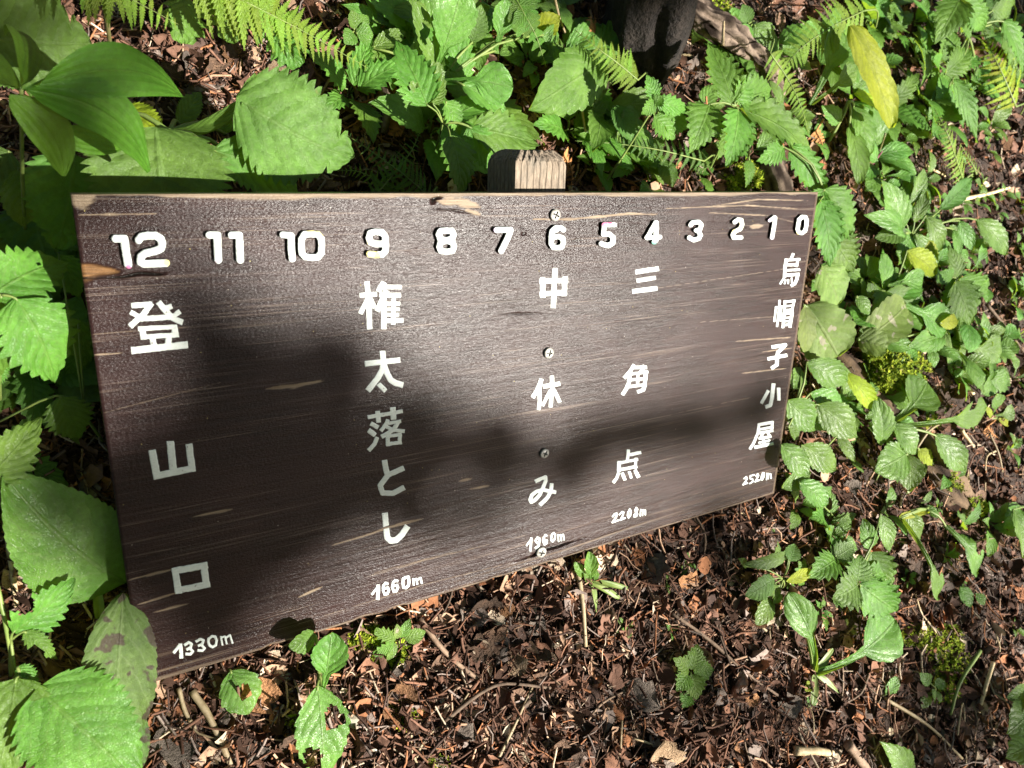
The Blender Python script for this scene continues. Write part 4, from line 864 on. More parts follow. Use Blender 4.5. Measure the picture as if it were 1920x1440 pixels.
plant("nettle", "sunlit nettle with hanging toothed leaves in the farthest corner beyond the fern", "nettle", (1830, 170), [
    ('nettle', (1800, -2, 12), (1752, 82, 9), 64, dict(lod=2)), ('nettle', (1806, 0, 12), (1842, 58, 9), 48, {}), ('nettle', (1880, 40, 11), (1918, 138, 8), 46, dict(lod=2)), ('nettle', (1772, 138, 7), (1818, 90, 9), 50, dict(lod=2)), ('nettle', (1786, 150, 7), (1832, 268, 4), 34, dict(lod=2)),
    ('nettle', (1860, 20, 11), (1900, 10, 11), 40, {}), ('nettle', (1800, 20, 11), (1815, 80, 8), 40, {}), ('nettle', (1780, 160, 5), (1806, 240, 3), 26, {}), ('nettle', (1880, 60, 8), (1900, 160, 5), 30, {})], hub=(1815, 60, 8), petiole=2)
plant("spoon_leaved_plant", "group of large pale spoon leaves standing in the sun behind the 8", "plant", (835, 170), [
    ('spoon', (812, 140, 4), (866, -20, 12), 84, dict(lod=2, fold=.12)), ('spoon', (928, 96, 4), (948, -2, 8), 48, dict(lod=2)), ('spoonlong', (828, 154, 4), (962, 164, 8), 74, dict(lod=2, side=.06)), ('oval', (866, 158, 6), (950, 214, 5), 60, dict(lod=2)), ('oval', (812, 126, 5), (772, -2, 10), 52, dict(lod=2, holes=[(-.3, .55, .35, .14), (.35, .5, .3, .12)])),
    ('oval', (885, 80, 5), (902, 8, 8), 44, dict(lod=2, m='darkshade')), ('oval', (700, 90, 4), (760, 60, 5), 36, {}), ('oval', (790, 130, 3), (740, 108, 3), 46, dict(lod=2)), ('oval', (1000, 60, 3), (1050, 30, 6), 46, dict(lod=2, m='yellow')), ('oval', (1015, 66, 4), (1048, 66, 4), 40, {})], hub=(822, 160, 2.4), petiole=3)
plant("nettle", "dark green nettle with hanging pointed leaves in front of the sunlit spoon leaves", "nettle", (812, 300), [
    ('nettle', (802, 198, 13), (742, 76, 13), 88, dict(lod=2, holes=[(.25, .30, .28, .06)])), ('nettle', (844, 254, 13), (864, 372, 11), 84, dict(lod=2, fold=.18)), ('nettle', (884, 240, 12), (1012, 272, 10), 76, dict(lod=2, fold=.14)), ('nettle', (878, 236, 12), (928, 326, 9), 52, {}), ('nettle', (836, 190, 12), (862, 252, 10), 40, {}), ('nettle', (812, 196, 13), (832, 150, 13), 30, {})], hub=(830, 232, 11), petiole=2)
plant("fallen_leaf_plant", "wide sunlit leaf striped by fern shadow with a dry brown edge, behind the post", "plant", (1120, 190), [
    ('oval', (1134, 112, 6), (992, 206, 6), 116, dict(lod=2, fold=.06, arch=.04, toward=1.0)), ('sick', (1132, 122, 5), (1108, 196, 4), 40, {}), ('ovate', (1195, 90, 4), (1212, 132, 4), 28, dict(m='yellow'))], petiole=3)
plant("nettle", "young nettle top on a bent stem between the post and the tall nettle", "nettle", (1120, 370), [
    ('nettle_s', (1228, 190, 12), (1202, 214, 11), 32, {}), ('nettle_s', (1230, 190, 12), (1290, 206, 11), 38, {}), ('nettle_s', (1228, 186, 12), (1212, 140, 13), 34, dict(lod=2)), ('nettle_s', (1226, 218, 10), (1264, 262, 9), 50, dict(lod=2)), ('nettle_s', (1234, 214, 10), (1290, 240, 9), 46, dict(lod=2)), ('nettle_s', (1228, 194, 12), (1244, 180, 13), 26, {})], hub=(1228, 198, 11.5), petiole=2)
plant("dark_herb", "dark shaded leaves low behind the post beside the dead fern", "plant", (1170, 270), [
    ('oval', (1150, 198, 6), (1184, 266, 5), 56, dict(m='darkshade')), ('oval', (1190, 200, 6), (1162, 250, 5), 44, dict(m='darkshade')), ('oval', (1240, 300, 4), (1262, 350, 4), 40, dict(m='darkshade'))], petiole=2)
plant("herb", "pale two-leaved sprig beside the bent olive stem at the top edge", "plant", (670, 90), [
    ('ovate', (664, 55, 5), (660, 18, 6), 30, {}), ('ovate', (668, 62, 5), (700, 66, 5), 34, {}), ('ovate', (662, 60, 5), (646, 82, 5), 30, {}), ('ovate', (668, 52, 5), (690, 30, 5), 26, {})], petiole=1.8, hub=(666, 62, 4))
plant("lobed_leaf_plant", "pale deeply lobed leaves hanging below the bright fern", "plant", (440, 60), [
    ('lobed', (345, -8, 8), (342, 82, 7), 66, dict(lod=2)), ('lobed', (452, 4, 8), (424, 78, 7), 58, dict(lod=2)), ('lobed', (508, 48, 8), (562, 126, 7), 54, dict(lod=2)), ('lobed', (480, 20, 8), (484, 82, 7), 36, {})], hub=(430, 10, 6), petiole=2)
plant("corner_herb", "shaded toothed leaves crowding the lower corner under the moss patch", "plant", (1912, 1400), [
    ('oval', (1925, 1290, 4), (1888, 1310, 4), 36, {}), ('oval', (1935, 1330, 5), (1888, 1376, 5), 60, dict(lod=2)), ('nettle_s', (1940, 1395, 5), (1886, 1420, 5), 62, dict(lod=2)), ('oval', (1940, 1300, 4), (1906, 1360, 5), 40, {})], petiole=3)
plant("wilted_leaf_plant", "long wilted ragged leaves drooping beyond the wrinkled three-parted plant", "plant", (1740, 950), [
    ('spoonlong', (1690, 972, 4), (1758, 1120, 2), 36, dict(lod=2, arch=.14, holes=[(.7, .6, .4, .08)])), ('spoon', (1772, 985, 4), (1832, 1072, 3), 54, dict(lod=2, arch=.14, holes=[(.8, .6, .4, .1)])), ('strap', (1685, 970, 4), (1740, 960, 4), 12, dict(m='yellow')), ('oval', (1700, 960, 4), (1726, 1010, 3), 30, {})], hub=(1735, 955, 3.5), petiole=2.6)
plant("edge_herb", "single grey-green leaf entering at the frame edge level with 1960m", "plant", (1930, 960), [('oval', (1900, 955, 4), (1918, 1046, 4), 50, dict(lod=2)), ('oval', (1912, 950, 3), (1880, 990, 3), 40, {})], petiole=2)
plant("corner_seedling", "bright leaf poking up from the bottom litter beside the pale broken branch", "plant", (1690, 1450), [('oval', (1706, 1446, 1), (1650, 1392, 3), 44, dict(lod=2)), ('oval', (1712, 1450, 1), (1690, 1425, 2), 30, {})], petiole=2)
plant("four_leaved_seedling", "tiny blue-green four-leaved seedling below the moss patch", "plant", (1752, 1300), [
    ('ovate', (1745, 1282, 1.6), (1724, 1262, 2), 22, {}), ('ovate', (1752, 1286, 1.6), (1772, 1278, 2), 22, {}), ('ovate', (1748, 1292, 1.6), (1752, 1316, 1.6), 18, {}), ('ovate', (1740, 1300, 1), (1728, 1328, 1), 22, {}), ('ovate', (1756, 1296, 1.4), (1764, 1318, 1.4), 12, {})], petiole=1.4)
plant("single_seedling", "single small toothed leaf on a thread stalk near the pale roots", "plant", (1650, 1305), [('ovate', (1661, 1302, 1), (1682, 1268, 2), 28, dict(lod=2))], petiole=1.6)
plant("heart_leaf_seedling", "two heart-shaped leaves on a thin stalk beyond the wilted leaf", "plant", (1800, 1130), [('ovate', (1800, 1100, 2), (1820, 1138, 2), 30, {}), ('ovate', (1830, 1112, 2), (1846, 1134, 2), 18, {})], petiole=1.4)
plant("far_nettle", "wrinkled nettle among the spoon leaves, mid slope", "nettle", (1800, 600), [
    ('nettle_s', (1794, 522, 6), (1778, 460, 7), 36, dict(lod=2)), ('nettle_s', (1798, 524, 6), (1852, 548, 5), 52, dict(lod=2)), ('nettle_s', (1790, 528, 6), (1818, 610, 4), 58, dict(lod=2)), ('nettle_s', (1786, 520, 6), (1762, 510, 6), 30, {}), ('nettle_s', (1790, 530, 5), (1764, 590, 3), 40, {})], hub=(1793, 526, 5.6), petiole=2)
plant("toothed_herb", "plant with a broad wavy leaf and bright crumpled shoot in the middle of the slope", "plant", (1775, 640), [
    ('spoon', (1690, 570, 4), (1776, 612, 4), 70, dict(lod=2)), ('spoonlong', (1768, 640, 2), (1876, 664, 4), 62, dict(lod=2, fold=.12)), ('oval', (1762, 605, 5), (1796, 600, 5), 26, dict(m='yellow')), ('oval', (1768, 628, 2), (1700, 650, 4), 46, dict(lod=2)), ('strap', (1772, 625, 3), (1780, 695, 2), 14, dict(pet=False, m='dull')), ('oval', (1745, 655, 2), (1752, 690, 2), 20, {}), ('oval', (1670, 640, 3), (1690, 605, 4), 30, {})], hub=(1770, 632, 2), petiole=2.4)
plant("herb", "pale toothed leaf spread over a dark one, level with the cap character", "plant", (1660, 560), [
    ('spoon', (1664, 535, 5), (1732, 518, 6), 40, dict(lod=2)), ('oval', (1656, 552, 4), (1730, 540, 4), 46, dict(m='darkshade', lod=2)), ('oval', (1700, 470, 5), (1756, 514, 5), 50, dict(lod=2, m='yellow')), ('oval', (1720, 475, 5), (1752, 520, 4), 40, dict(lod=2)), ('oval', (1710, 500, 4), (1680, 470, 4), 30, {}), ('oval', (1640, 520, 3), (1630, 480, 4), 44, dict(m='darkshade'))], petiole=2)
plant("ridge_seedling", "pale green upright leaf pair beside the brown curled leaf, far side of the log", "plant", (1870, 790), [
    ('spoon', (1860, 778, 1), (1870, 738, 4), 26, {}), ('spoon', (1864, 780, 1), (1902, 770, 3), 34, {}), ('ovate', (1858, 784, 1), (1848, 762, 2), 14, dict(m='yellow')), ('ovate', (1872, 784, 1), (1892, 796, 1), 16, dict(m='yellow'))], petiole=1.6)
plant("bright_seedling", "bright toothed leaf on a long thread stalk at the far side of the log", "plant", (1790, 706), [('nettle_s', (1852, 704, 3), (1890, 728, 3), 44, dict(lod=2)), ('ovate', (1800, 706, 2), (1820, 690, 2), 18, {}), ('ovate', (1806, 708, 2), (1826, 720, 2), 18, {}), ('ovate', (1800, 708, 2), (1790, 690, 2), 18, {})], petiole=1.3)

# ---- ferns ------------------------------------------------------------------
def pinna_mesh(name, nl, depth, mat, seed):
    r = np.random.RandomState(seed); V = [(0, 0, 0)]; rows = []
    vs = [(0.02, .3)]
    for k in range(nl): vs += [((k + .15) / nl, 1 - depth), ((k + .6) / nl, 1.0)]
    vs.append((1.0, .02)); V = []; UV = []
    for v, e in vs:
        hw = .5 * min(1, v * 6 + .5) * (1 - v ** 1.6) + .008
        for u in (-1, 0, 1):
            V.append((v + (.06 if (u and e == 1) else 0), u * hw * e * (.32), -.10 * v * v + .05 * abs(u) * hw + .01 * r.randn())); UV.append((u * .5 + .5, v))
    F = []
    for i in range(len(vs) - 1):
        for j in range(2): F.append((i * 3 + j, i * 3 + j + 1, i * 3 + j + 4, i * 3 + j + 3))
    return mesh_data(name, V, np.array(F), mat, uvs=UV)
PIN = {k: [pinna_mesh("leaflet", nl, dp, MAT[m], 40 + i) for i, (nl, dp) in enumerate(((9, .45), (10, .4), (9, .5)))] for k, m in (('fern', 'fern'), ('dark', 'darkshade'), ('rust', 'rustfern'), ('yel', 'yellow'))}
PIN['round'] = [pinna_mesh("leaflet", 2, .12, MAT['nettle'], 50)]
def fern(label, pts, npair, plen, kind='fern', root=None, ang=68, wid=1.0, lo=.25, group=None, name="fern", cat="fern", face=.7, droop=.12, roll=0, env=None):
    P = np.array([PT(a, b, c / 100) for a, b, c in pts]); Cc = curve(P, 28); px = PXM(P.mean(0))
    base = PT(*root) if root is not None else P[0]
    e = empty(name, base, label, cat, group)
    full = np.vstack([curve([base, (base + P[0]) / 2 + UPW * .02, P[0]], 6)[:-1], Cc]) if root is not None else Cc
    V, F = tube_geo(full, np.linspace(2.0 * px, .5 * px, len(full)), 5); wobj("stalk", V, F, MAT['rustfern' if kind == 'rust' else 'stem'], e)
    r = np.random.RandomState(npair * 7 + len(label)); n = len(Cc)
    for k in range(npair):
        t = (k + .5) / npair; f = t * (n - 1); i = min(int(f), n - 2); p = Cc[i] + (Cc[i + 1] - Cc[i]) * (f - i); tan = nrm(Cc[i + 1] - Cc[i])
        L = plen * px * ((min(1, lo + t * 3.0)) * (1 - t) ** .75 + .05 if env is None else env(t))
        nn = nrm(face * nrm(CAM - p) + .35 * UPW + .5 * SUN); nn = nrm(nn - tan * (nn @ tan)); sd = np.cross(nn, tan)
        a0 = R_(roll); nn, sd = nn * math.cos(a0) + sd * math.sin(a0), sd * math.cos(a0) - nn * math.sin(a0)
        for s in (-1, 1):
            a = R_(ang + 6 * r.randn()); d = nrm(tan * math.cos(a) + sd * s * math.sin(a) - nn * (droop + .08 * r.randn())); z = nrm(nn - d * (nn @ d)); y = np.cross(z, d)
            o = bpy.data.objects.new("leaflet", r.choice(PIN[kind])); COL.objects.link(o); o.parent = e
            l = L * (1 + .08 * r.randn()); m = Matrix.Identity(4)
            for q in range(3): m[q][0] = d[q] * l; m[q][1] = y[q] * l * wid; m[q][2] = z[q] * l; m[q][3] = p[q] - base[q]
            o.matrix_local = m
    return e
fern("bright green fern frond sweeping down across the dark litter above the 10", [(345, -60, 17), (470, 8, 17), (575, 62, 15), (690, 128, 12)], 30, 92, root=(300, -120, 0), wid=1.05, lo=.8, ang=56)
fern("short bright fern tip at the top edge beside the dry stalk", [(150, -60, 18), (235, -8, 17), (335, 46, 14)], 13, 84, root=(120, -120, 0), wid=1.15, lo=.8, droop=.2)
fern("thin bright fern frond with curling tips farther up the slope behind the tall leaf", [(1620, 20, 12), (1560, 50, 11), (1500, 92, 9), (1462, 140, 6)], 22, 60, root=(1640, 60, 0), wid=.9, lo=.7)
fern("narrow fern frond hanging down over the root end", [(1444, 100, 9), (1478, 150, 8), (1502, 200, 7), (1516, 250, 4)], 18, 34, root=(1430, 90, 0), wid=1.2, lo=.7)
fern("pale fern frond lying over the wide leaf behind the post", [(1196, 150, 8), (1160, 120, 9), (1120, 90, 9), (1078, 56, 8)], 16, 46, root=(1205, 170, 0), wid=1.0, lo=.6)
fern("pale drooping fern side frond beside the wide leaf", [(1165, 110, 8), (1180, 135, 7), (1205, 142, 5)], 9, 34, root=(1168, 130, 0), wid=1.1, lo=.7)
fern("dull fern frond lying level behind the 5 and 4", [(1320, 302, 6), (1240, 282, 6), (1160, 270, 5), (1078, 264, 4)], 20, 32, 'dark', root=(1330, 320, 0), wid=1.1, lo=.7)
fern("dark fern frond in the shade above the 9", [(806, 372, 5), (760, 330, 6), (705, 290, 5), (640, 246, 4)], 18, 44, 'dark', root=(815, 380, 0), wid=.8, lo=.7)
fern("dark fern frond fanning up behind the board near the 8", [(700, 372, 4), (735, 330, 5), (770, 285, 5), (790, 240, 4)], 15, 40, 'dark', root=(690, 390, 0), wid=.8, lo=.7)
fern("half shaded fern frond just above the worn top edge left of the post", [(770, 378, 4), (720, 345, 4), (672, 322, 3), (630, 320, 2)], 15, 30, 'fern', root=(785, 390, 0), wid=.9, lo=.7)
fern("small vetch-like sprig with round leaflets hanging above the post", [(962, -12, 8), (985, 30, 8), (1006, 70, 7), (1024, 126, 5)], 9, 44, 'round', root=(955, -40, 0), wid=2.4, lo=.9, name="vetch", cat="plant")
fern("back-lit olive fern frond in the farthest corner under the nettle", [(1905, 200, 5), (1880, 140, 7), (1856, 90, 7), (1836, 36, 6)], 18, 52, 'yel', root=(1910, 220, 0), wid=.7, lo=.7)
fern("bright upright fern frond standing in the litter near the far slope", [(1806, 338, 2), (1792, 296, 5), (1776, 250, 7), (1752, 204, 7)], 20, 34, 'fern', root=(1810, 345, 0), wid=1.1, lo=.5)
fern("small one-sided fern frond beside the bright upright frond", [(1834, 345, 1), (1828, 318, 3), (1816, 296, 4), (1800, 270, 5)], 11, 20, 'fern', root=(1836, 350, 0), wid=1.2, lo=.5)
fern("orange dead fern clump curled up above the pale frond behind the post", [(1120, 78, 3), (1112, 55, 4), (1108, 30, 4)], 9, 40, 'rust', root=(1122, 90, 0), wid=1.5, lo=.8, name="dead_fern", cat="dead fern", droop=.5)
fern("orange dead fern hanging beside the post", [(1056, 290, 5), (1072, 320, 4), (1070, 362, 2)], 8, 32, 'rust', root=(1050, 372, 0), wid=1.4, lo=.8, name="dead_fern", cat="dead fern", droop=.6)
fern("rusty dead fern scraps at the foot of the tall leaf plant", [(1530, 245, 2), (1540, 265, 2), (1545, 290, 1)], 7, 26, 'rust', root=(1530, 240, 0), wid=1.2, lo=.8, name="dead_fern", cat="dead fern", droop=.5)
fern("rusty dead fern scraps in the litter beside the pale seedling beyond the log", [(1850, 800, 1), (1860, 812, 1), (1872, 822, .6)], 7, 22, 'rust', root=(1848, 798, 0), wid=1.2, lo=.8, name="dead_fern", cat="dead fern", droop=.4)
# ------------------------------------------------------------------ wood: trunk, root, log
def woody(name, label, cat, pts, rad, mat, n=18, rough=.35, seed=0, steps=40, parts=(), base=None):
    P = np.array([PT(a, b, c / 100) for a, b, c in pts]); Cc = curve(P, steps); t = np.linspace(0, 1, len(Cc))
    rr = np.interp(t, np.linspace(0, 1, len(rad)), np.array(rad, float)) * np.array([PXM(p) for p in Cc])
    V, F = tube_geo(Cc, rr, n, True, rough, seed)
    c1, c2 = {'rootwood': ((.022, .014, .010), (.26, .195, .15)), 'logwood': ((.020, .012, .008), (.20, .135, .085))}[mat]
    I, J = np.divmod(np.arange(len(V)), n); g = fbm(J * 26.0 / n + .25 * np.sin(I * .3), I * .10 + seed * 3.3, seed + 60, 4); k = fbm(J * 9.0 / n, I * .22, seed + 61, 3)
    w = (sst(.34, .62, g) * (.55 + .45 * sst(.3, .6, k)))[:, None]; cc = np.array(c1) * (1 - w) + np.array(c2) * w
    ctr = np.repeat(Cc, n, 0); V = V + (V - ctr) * ((g - .5) * .34)[:, None]
    o = wobj(name, V, F, MAT['woodcol'], None, base=P[0] if base is None else base, cols=cc); return tagit(o, label, cat)
woody("gnarled_root", "gnarled grey brown root bending down beside the dark trunk", "root", [(1240, -40, 3), (1300, 18, 4), (1370, 66, 4), (1425, 112, 3), (1452, 160, 2), (1460, 215, 0)], [36, 30, 24, 19, 15, 8], 'rootwood', 44, .75, 3, 110)
woody("wood_stump", "broken grey stump wood with mossy flanks behind the 3", "stump", [(1438, 285, 1), (1450, 330, 2), (1462, 400, 1)], [16, 28, 30], 'rootwood', 20, .4, 5, 30)
woody("rotten_log", "half buried rotten log running down the slope under the moss", "log", [(1490, 590, -2), (1580, 690, -.8), (1660, 770, -.8), (1745, 880, -.8), (1800, 960, -2), (1850, 1030, -4)], [34, 36, 36, 36, 32, 20], 'logwood', 26, .5, 8, 90)
woody("root_stub", "thin pale root lying in dark litter above the dark ferns", "root", [(716, 150, 1), (725, 195, 2), (718, 250, 1)], [9, 11, 7], 'rootwood', 10, .4, 9, 20)
# tree whose foot stands in the shade above the post
tb = PT(1200, 128, 0); tree = empty("tree", tb, "dark shaded foot of a tree trunk rising out of the frame above the post", "tree")
LEAN = UPW - .42 * GX; Tp = np.array([tb - GN * .12, tb + LEAN * .06, tb + LEAN * .5, tb + LEAN * 1.4, tb + LEAN * 2.6 + UPW * .4]); Cc = curve(Tp, 90)
V, F = tube_geo(Cc, np.interp(np.linspace(0, 1, len(Cc)), [0, .05, .12, .3, 1], [.078, .066, .058, .054, .04]), 60, True, .34, 21); wobj("trunk", V, F, MAT['bark'], tree)
r = np.random.RandomState(5)
top = Tp[-1]
def leafcards(centers, radii, counts, size, seed, lit=()):
    r = np.random.RandomState(seed); Vs = []; Fs = []; UVs = []
    base = np.array([(-.0, -1, 0), (.45, -.35, .08), (.34, .4, .05), (0, 1, 0), (-.34, .4, .05), (-.45, -.35, .08), (0, -.3, 0), (0, .4, 0)]) * .5
    fb = np.array([(0, 1, 6, 6), (1, 2, 7, 6), (2, 3, 7, 7), (3, 4, 7, 7), (4, 5, 6, 7), (5, 0, 6, 6)]); fb = [(0, 1, 6), (1, 2, 7, 6), (2, 3, 7), (3, 4, 7), (4, 5, 6, 7), (5, 0, 6)]
    F = []; n = 0
    for c, rad, cnt in zip(centers, radii, counts):
        for _ in range(cnt):
            d = nrm(r.randn(3)) * (r.rand() ** .45) * rad; p = np.array(c) + d
            if any(np.linalg.norm((p - q0) - SUN * ((p - q0) @ SUN)) < q1 + size * .35 for q0, q1 in lit): continue
            a = nrm(r.randn(3)); z = nrm(r.randn(3) + np.array([0, 0, .9]) + SUN * .9); z = nrm(z - a * (z @ a)); x = np.cross(a, z); s = size * (.7 + .6 * r.rand())
            Vs.append(p + s * (base[:, :1] * x + base[:, 1:2] * a + base[:, 2:] * z)); F += [tuple(i + n for i in f) for f in fb]; n += 8
            UVs += [(.5 + b[0], .5 + b[1]) for b in base]
    return np.vstack(Vs), F, UVs
V, F, UVs = leafcards([top + UPW * .2 + r.randn(3) * .4 for _ in range(9)], [.45] * 9, [70] * 9, .10, 3)
wobj("crown", V, F, MAT['canopy'], tree, uvs=UVs)

# ------------------------------------------------------------------ trees on the sunny side whose crowns dapple the light
DIST = 8.5
def shade_center(px, py, on='g', h=0.05, DIST=DIST):
    if on == 'b': b = BP(px, py); p = M_BW @ b
    else: p = PT(px, py, h)
    return p, p + SUN * DIST * (1 + .10 * math.sin(px * .37 + py * .11))
SH = [(270, 470, 70, 'b', 12), (300, 590, 60, 'b', 14), (480, 470, 50, 'b', 8), (560, 660, 65, 'b', 26), (470, 640, 55, 'b', 18), (650, 650, 45, 'b', 10), (690, 730, 60, 'b', 22), (800, 765, 60, 'b', 22), (400, 620, 50, 'b', 14), (900, 800, 50, 'b', 16), (1440, 745, 40, 'b', 14), (1060, 880, 50, 'b', 18), (960, 910, 50, 'b', 16), (890, 960, 50, 'b', 14),
      # spots of the photo that lie in leaf shade: (px, py, radius px, where, leaves)
    (200, 640, 75, 'b', 34), (330, 690, 90, 'b', 44), (230, 760, 85, 'b', 40), (430, 770, 80, 'b', 40), (560, 840, 85, 'b', 46), (640, 760, 55, 'b', 24), (700, 870, 80, 'b', 46), (830, 850, 75, 'b', 40), (950, 850, 60, 'b', 32),
    (330, 830, 60, 'b', 26), (460, 930, 90, 'b', 46), (260, 900, 70, 'b', 34), (620, 960, 70, 'b', 36), (780, 960, 60, 'b', 30), (330, 1020, 80, 'b', 44), (460, 1070, 70, 'b', 34), (300, 1180, 70, 'b', 40), (420, 1170, 60, 'b', 30), (560, 1040, 50, 'b', 20),
    (1160, 820, 52, 'b', 26), (1220, 806, 52, 'b', 28), (1285, 798, 52, 'b', 30), (1350, 785, 48, 'b', 26), (1410, 772, 40, 'b', 18), (1090, 840, 60, 'b', 30), (1320, 812, 44, 'b', 16), (160, 430, 50, 'b', 22), (270, 420, 45, 'b', 14), (180, 540, 55, 'b', 24), (350, 560, 40, 'b', 10), (420, 400, 50, 'b', 14),
    (60, 640, 80, 'g', 30, .03), (110, 780, 100, 'g', 60, .02), (60, 930, 90, 'g', 40), (150, 900, 60, 'g', 26), (200, 1030, 60, 'g', 30), (60, 420, 120, 'g', 60), (20, 330, 80, 'g', 40, .1), (170, 330, 80, 'g', 36), (120, 560, 60, 'g', 26, .02), (60, 60, 110, 'g', 40), (200, 60, 80, 'g', 26), (330, 150, 60, 'g', 14), (60, 1180, 70, 'g', 20), (230, 1260, 80, 'g', 30),
    (1200, 15, 75, 'g', 70, .03), (1200, -70, 90, 'g', 60, .2), (1140, 30, 50, 'g', 30, .03), (1240, 80, 50, 'g', 36, .02), (1165, 235, 50, 'g', 30, .02), (1225, 200, 40, 'g', 26, .01), (1225, 260, 40, 'g', 20, .02), (560, 10, 70, 'g', 22), (700, 20, 50, 'g', 12), (1430, 1060, 60, 'g', 26), (1390, 1000, 60, 'g', 20),
    (1860, 1330, 110, 'g', 62), (1800, 1420, 90, 'g', 40), (1890, 1180, 60, 'g', 22), (1290, 1100, 50, 'g', 14), (1010, 1230, 60, 'g', 14), (1400, 1330, 70, 'g', 26), (1270, 1400, 70, 'g', 18), (1560, 1390, 60, 'g', 18), (360, 1390, 70, 'g', 18), (1880, 30, 70, 'g', 16), (150, 150, 95, 'g', 40, .22), (80, 225, 80, 'g', 34, .22), (200, 235, 80, 'g', 36, .20), (120, 280, 60, 'g', 22, .2), (300, 60, 80, 'g', 40, .02), (420, 120, 60, 'g', 36, .02), (350, 190, 50, 'g', 24, .02), (560, 160, 50, 'g', 22, .02), (640, 200, 60, 'g', 30, .02), (700, 280, 50, 'g', 24, .02), (40, 40, 90, 'g', 40, .09), (130, 90, 60, 'g', 26, .09), (1600, 500, 50, 'g', 14), (1770, 560, 50, 'g', 10)]
LIT = [(PT(x, y, h), rr_) for x, y, h, rr_ in [(1330, 120, .13, .05), (1420, 190, .13, .06), (1480, 260, .12, .06), (1365, 270, .12, .05), (1310, 240, .11, .05), (1630, 140, .12, .09), (1545, 120, .08, .06), (560, 240, .14, .09), (600, 290, .13, .06), (300, 310, .14, .06), (480, 330, .12, .05), (870, 60, .08, .08), (905, 130, .06, .06), (1060, 165, .06, .06),
    (150, 1390, .08, .07), (60, 520, .12, .04), (70, 640, .11, .05), (1550, 440, .09, .07), (1550, 620, .07, .06), (1560, 560, .07, .05), (1650, 400, .06, .08), (1800, 40, .09, .06), (1012, 330, .21, .05), (1012, 330, .19, .04), (560, 60, .15, .07), (640, 100, .13, .05), (450, 10, .17, .05)]]
cen = []; rad = []; cnt = []
for px, py, rp, on, k, *hh in SH:
    p, c = shade_center(px, py, on, hh[0] if hh else .05, (8.5, 7.4, 8.0)[len(cen) % 3]); cen.append(c); rad.append(rp * PXM(p) * .95); cnt.append(k)
for k in (.0, .07, .14, .22, .30, .40):
    for sx in (-.03, .03): cen.append(tb + LEAN * k + GX * sx + SUN * 6.0); rad.append(.085); cnt.append(70)
cen = np.array(cen)
groups = [np.where(cen[:, 0] < np.percentile(cen[:, 0], 55))[0], np.where(cen[:, 0] >= np.percentile(cen[:, 0], 55))[0]]
for gi, g in enumerate(groups):
    c0 = cen[g].mean(0); foot = c0 + GX * (-2.7, 2.7)[gi]; s_, r_ = sr(foot); foot = G0 + s_ * GX + r_ * GR + float(bump(s_, r_)) * GN
    t = empty("tree", foot, ("slender tree across the path whose leaves dapple the left half of the board", "slender tree across the path whose leaves dapple the slope beyond the board")[gi], "tree")
    crown = c0 + GX * (-2.0, 2.0)[gi] + UPW * 1.5; Cc = curve([foot - UPW * .2, foot + UPW * 1.2, crown, crown + UPW * 1.6], 20)
    V, F = tube_geo(Cc, np.linspace(.11, .03, len(Cc)), 12, True, .2, 50 + gi); wobj("trunk", V, F, MAT['bark'], t)
    V, F, UVs = leafcards(cen[g], [rad[i] for i in g], [cnt[i] for i in g], .062, 60 + gi, LIT); wobj("crown", V, F, MAT['canopy'], t, uvs=UVs)
    Vb_, Fb_ = [], []; n = 0
    for i in g[::3]:
        Cb = curve([crown, (crown + cen[i]) / 2 + UPW * .1, cen[i]], 8); V, F = tube_geo(Cb, np.linspace(.006, .001, len(Cb)), 5); Vb_.append(V); Fb_ += [tuple(q + n for q in f) for f in F]; n += len(V)
    wobj("branches", np.vstack(Vb_), Fb_, MAT['bark'], t)

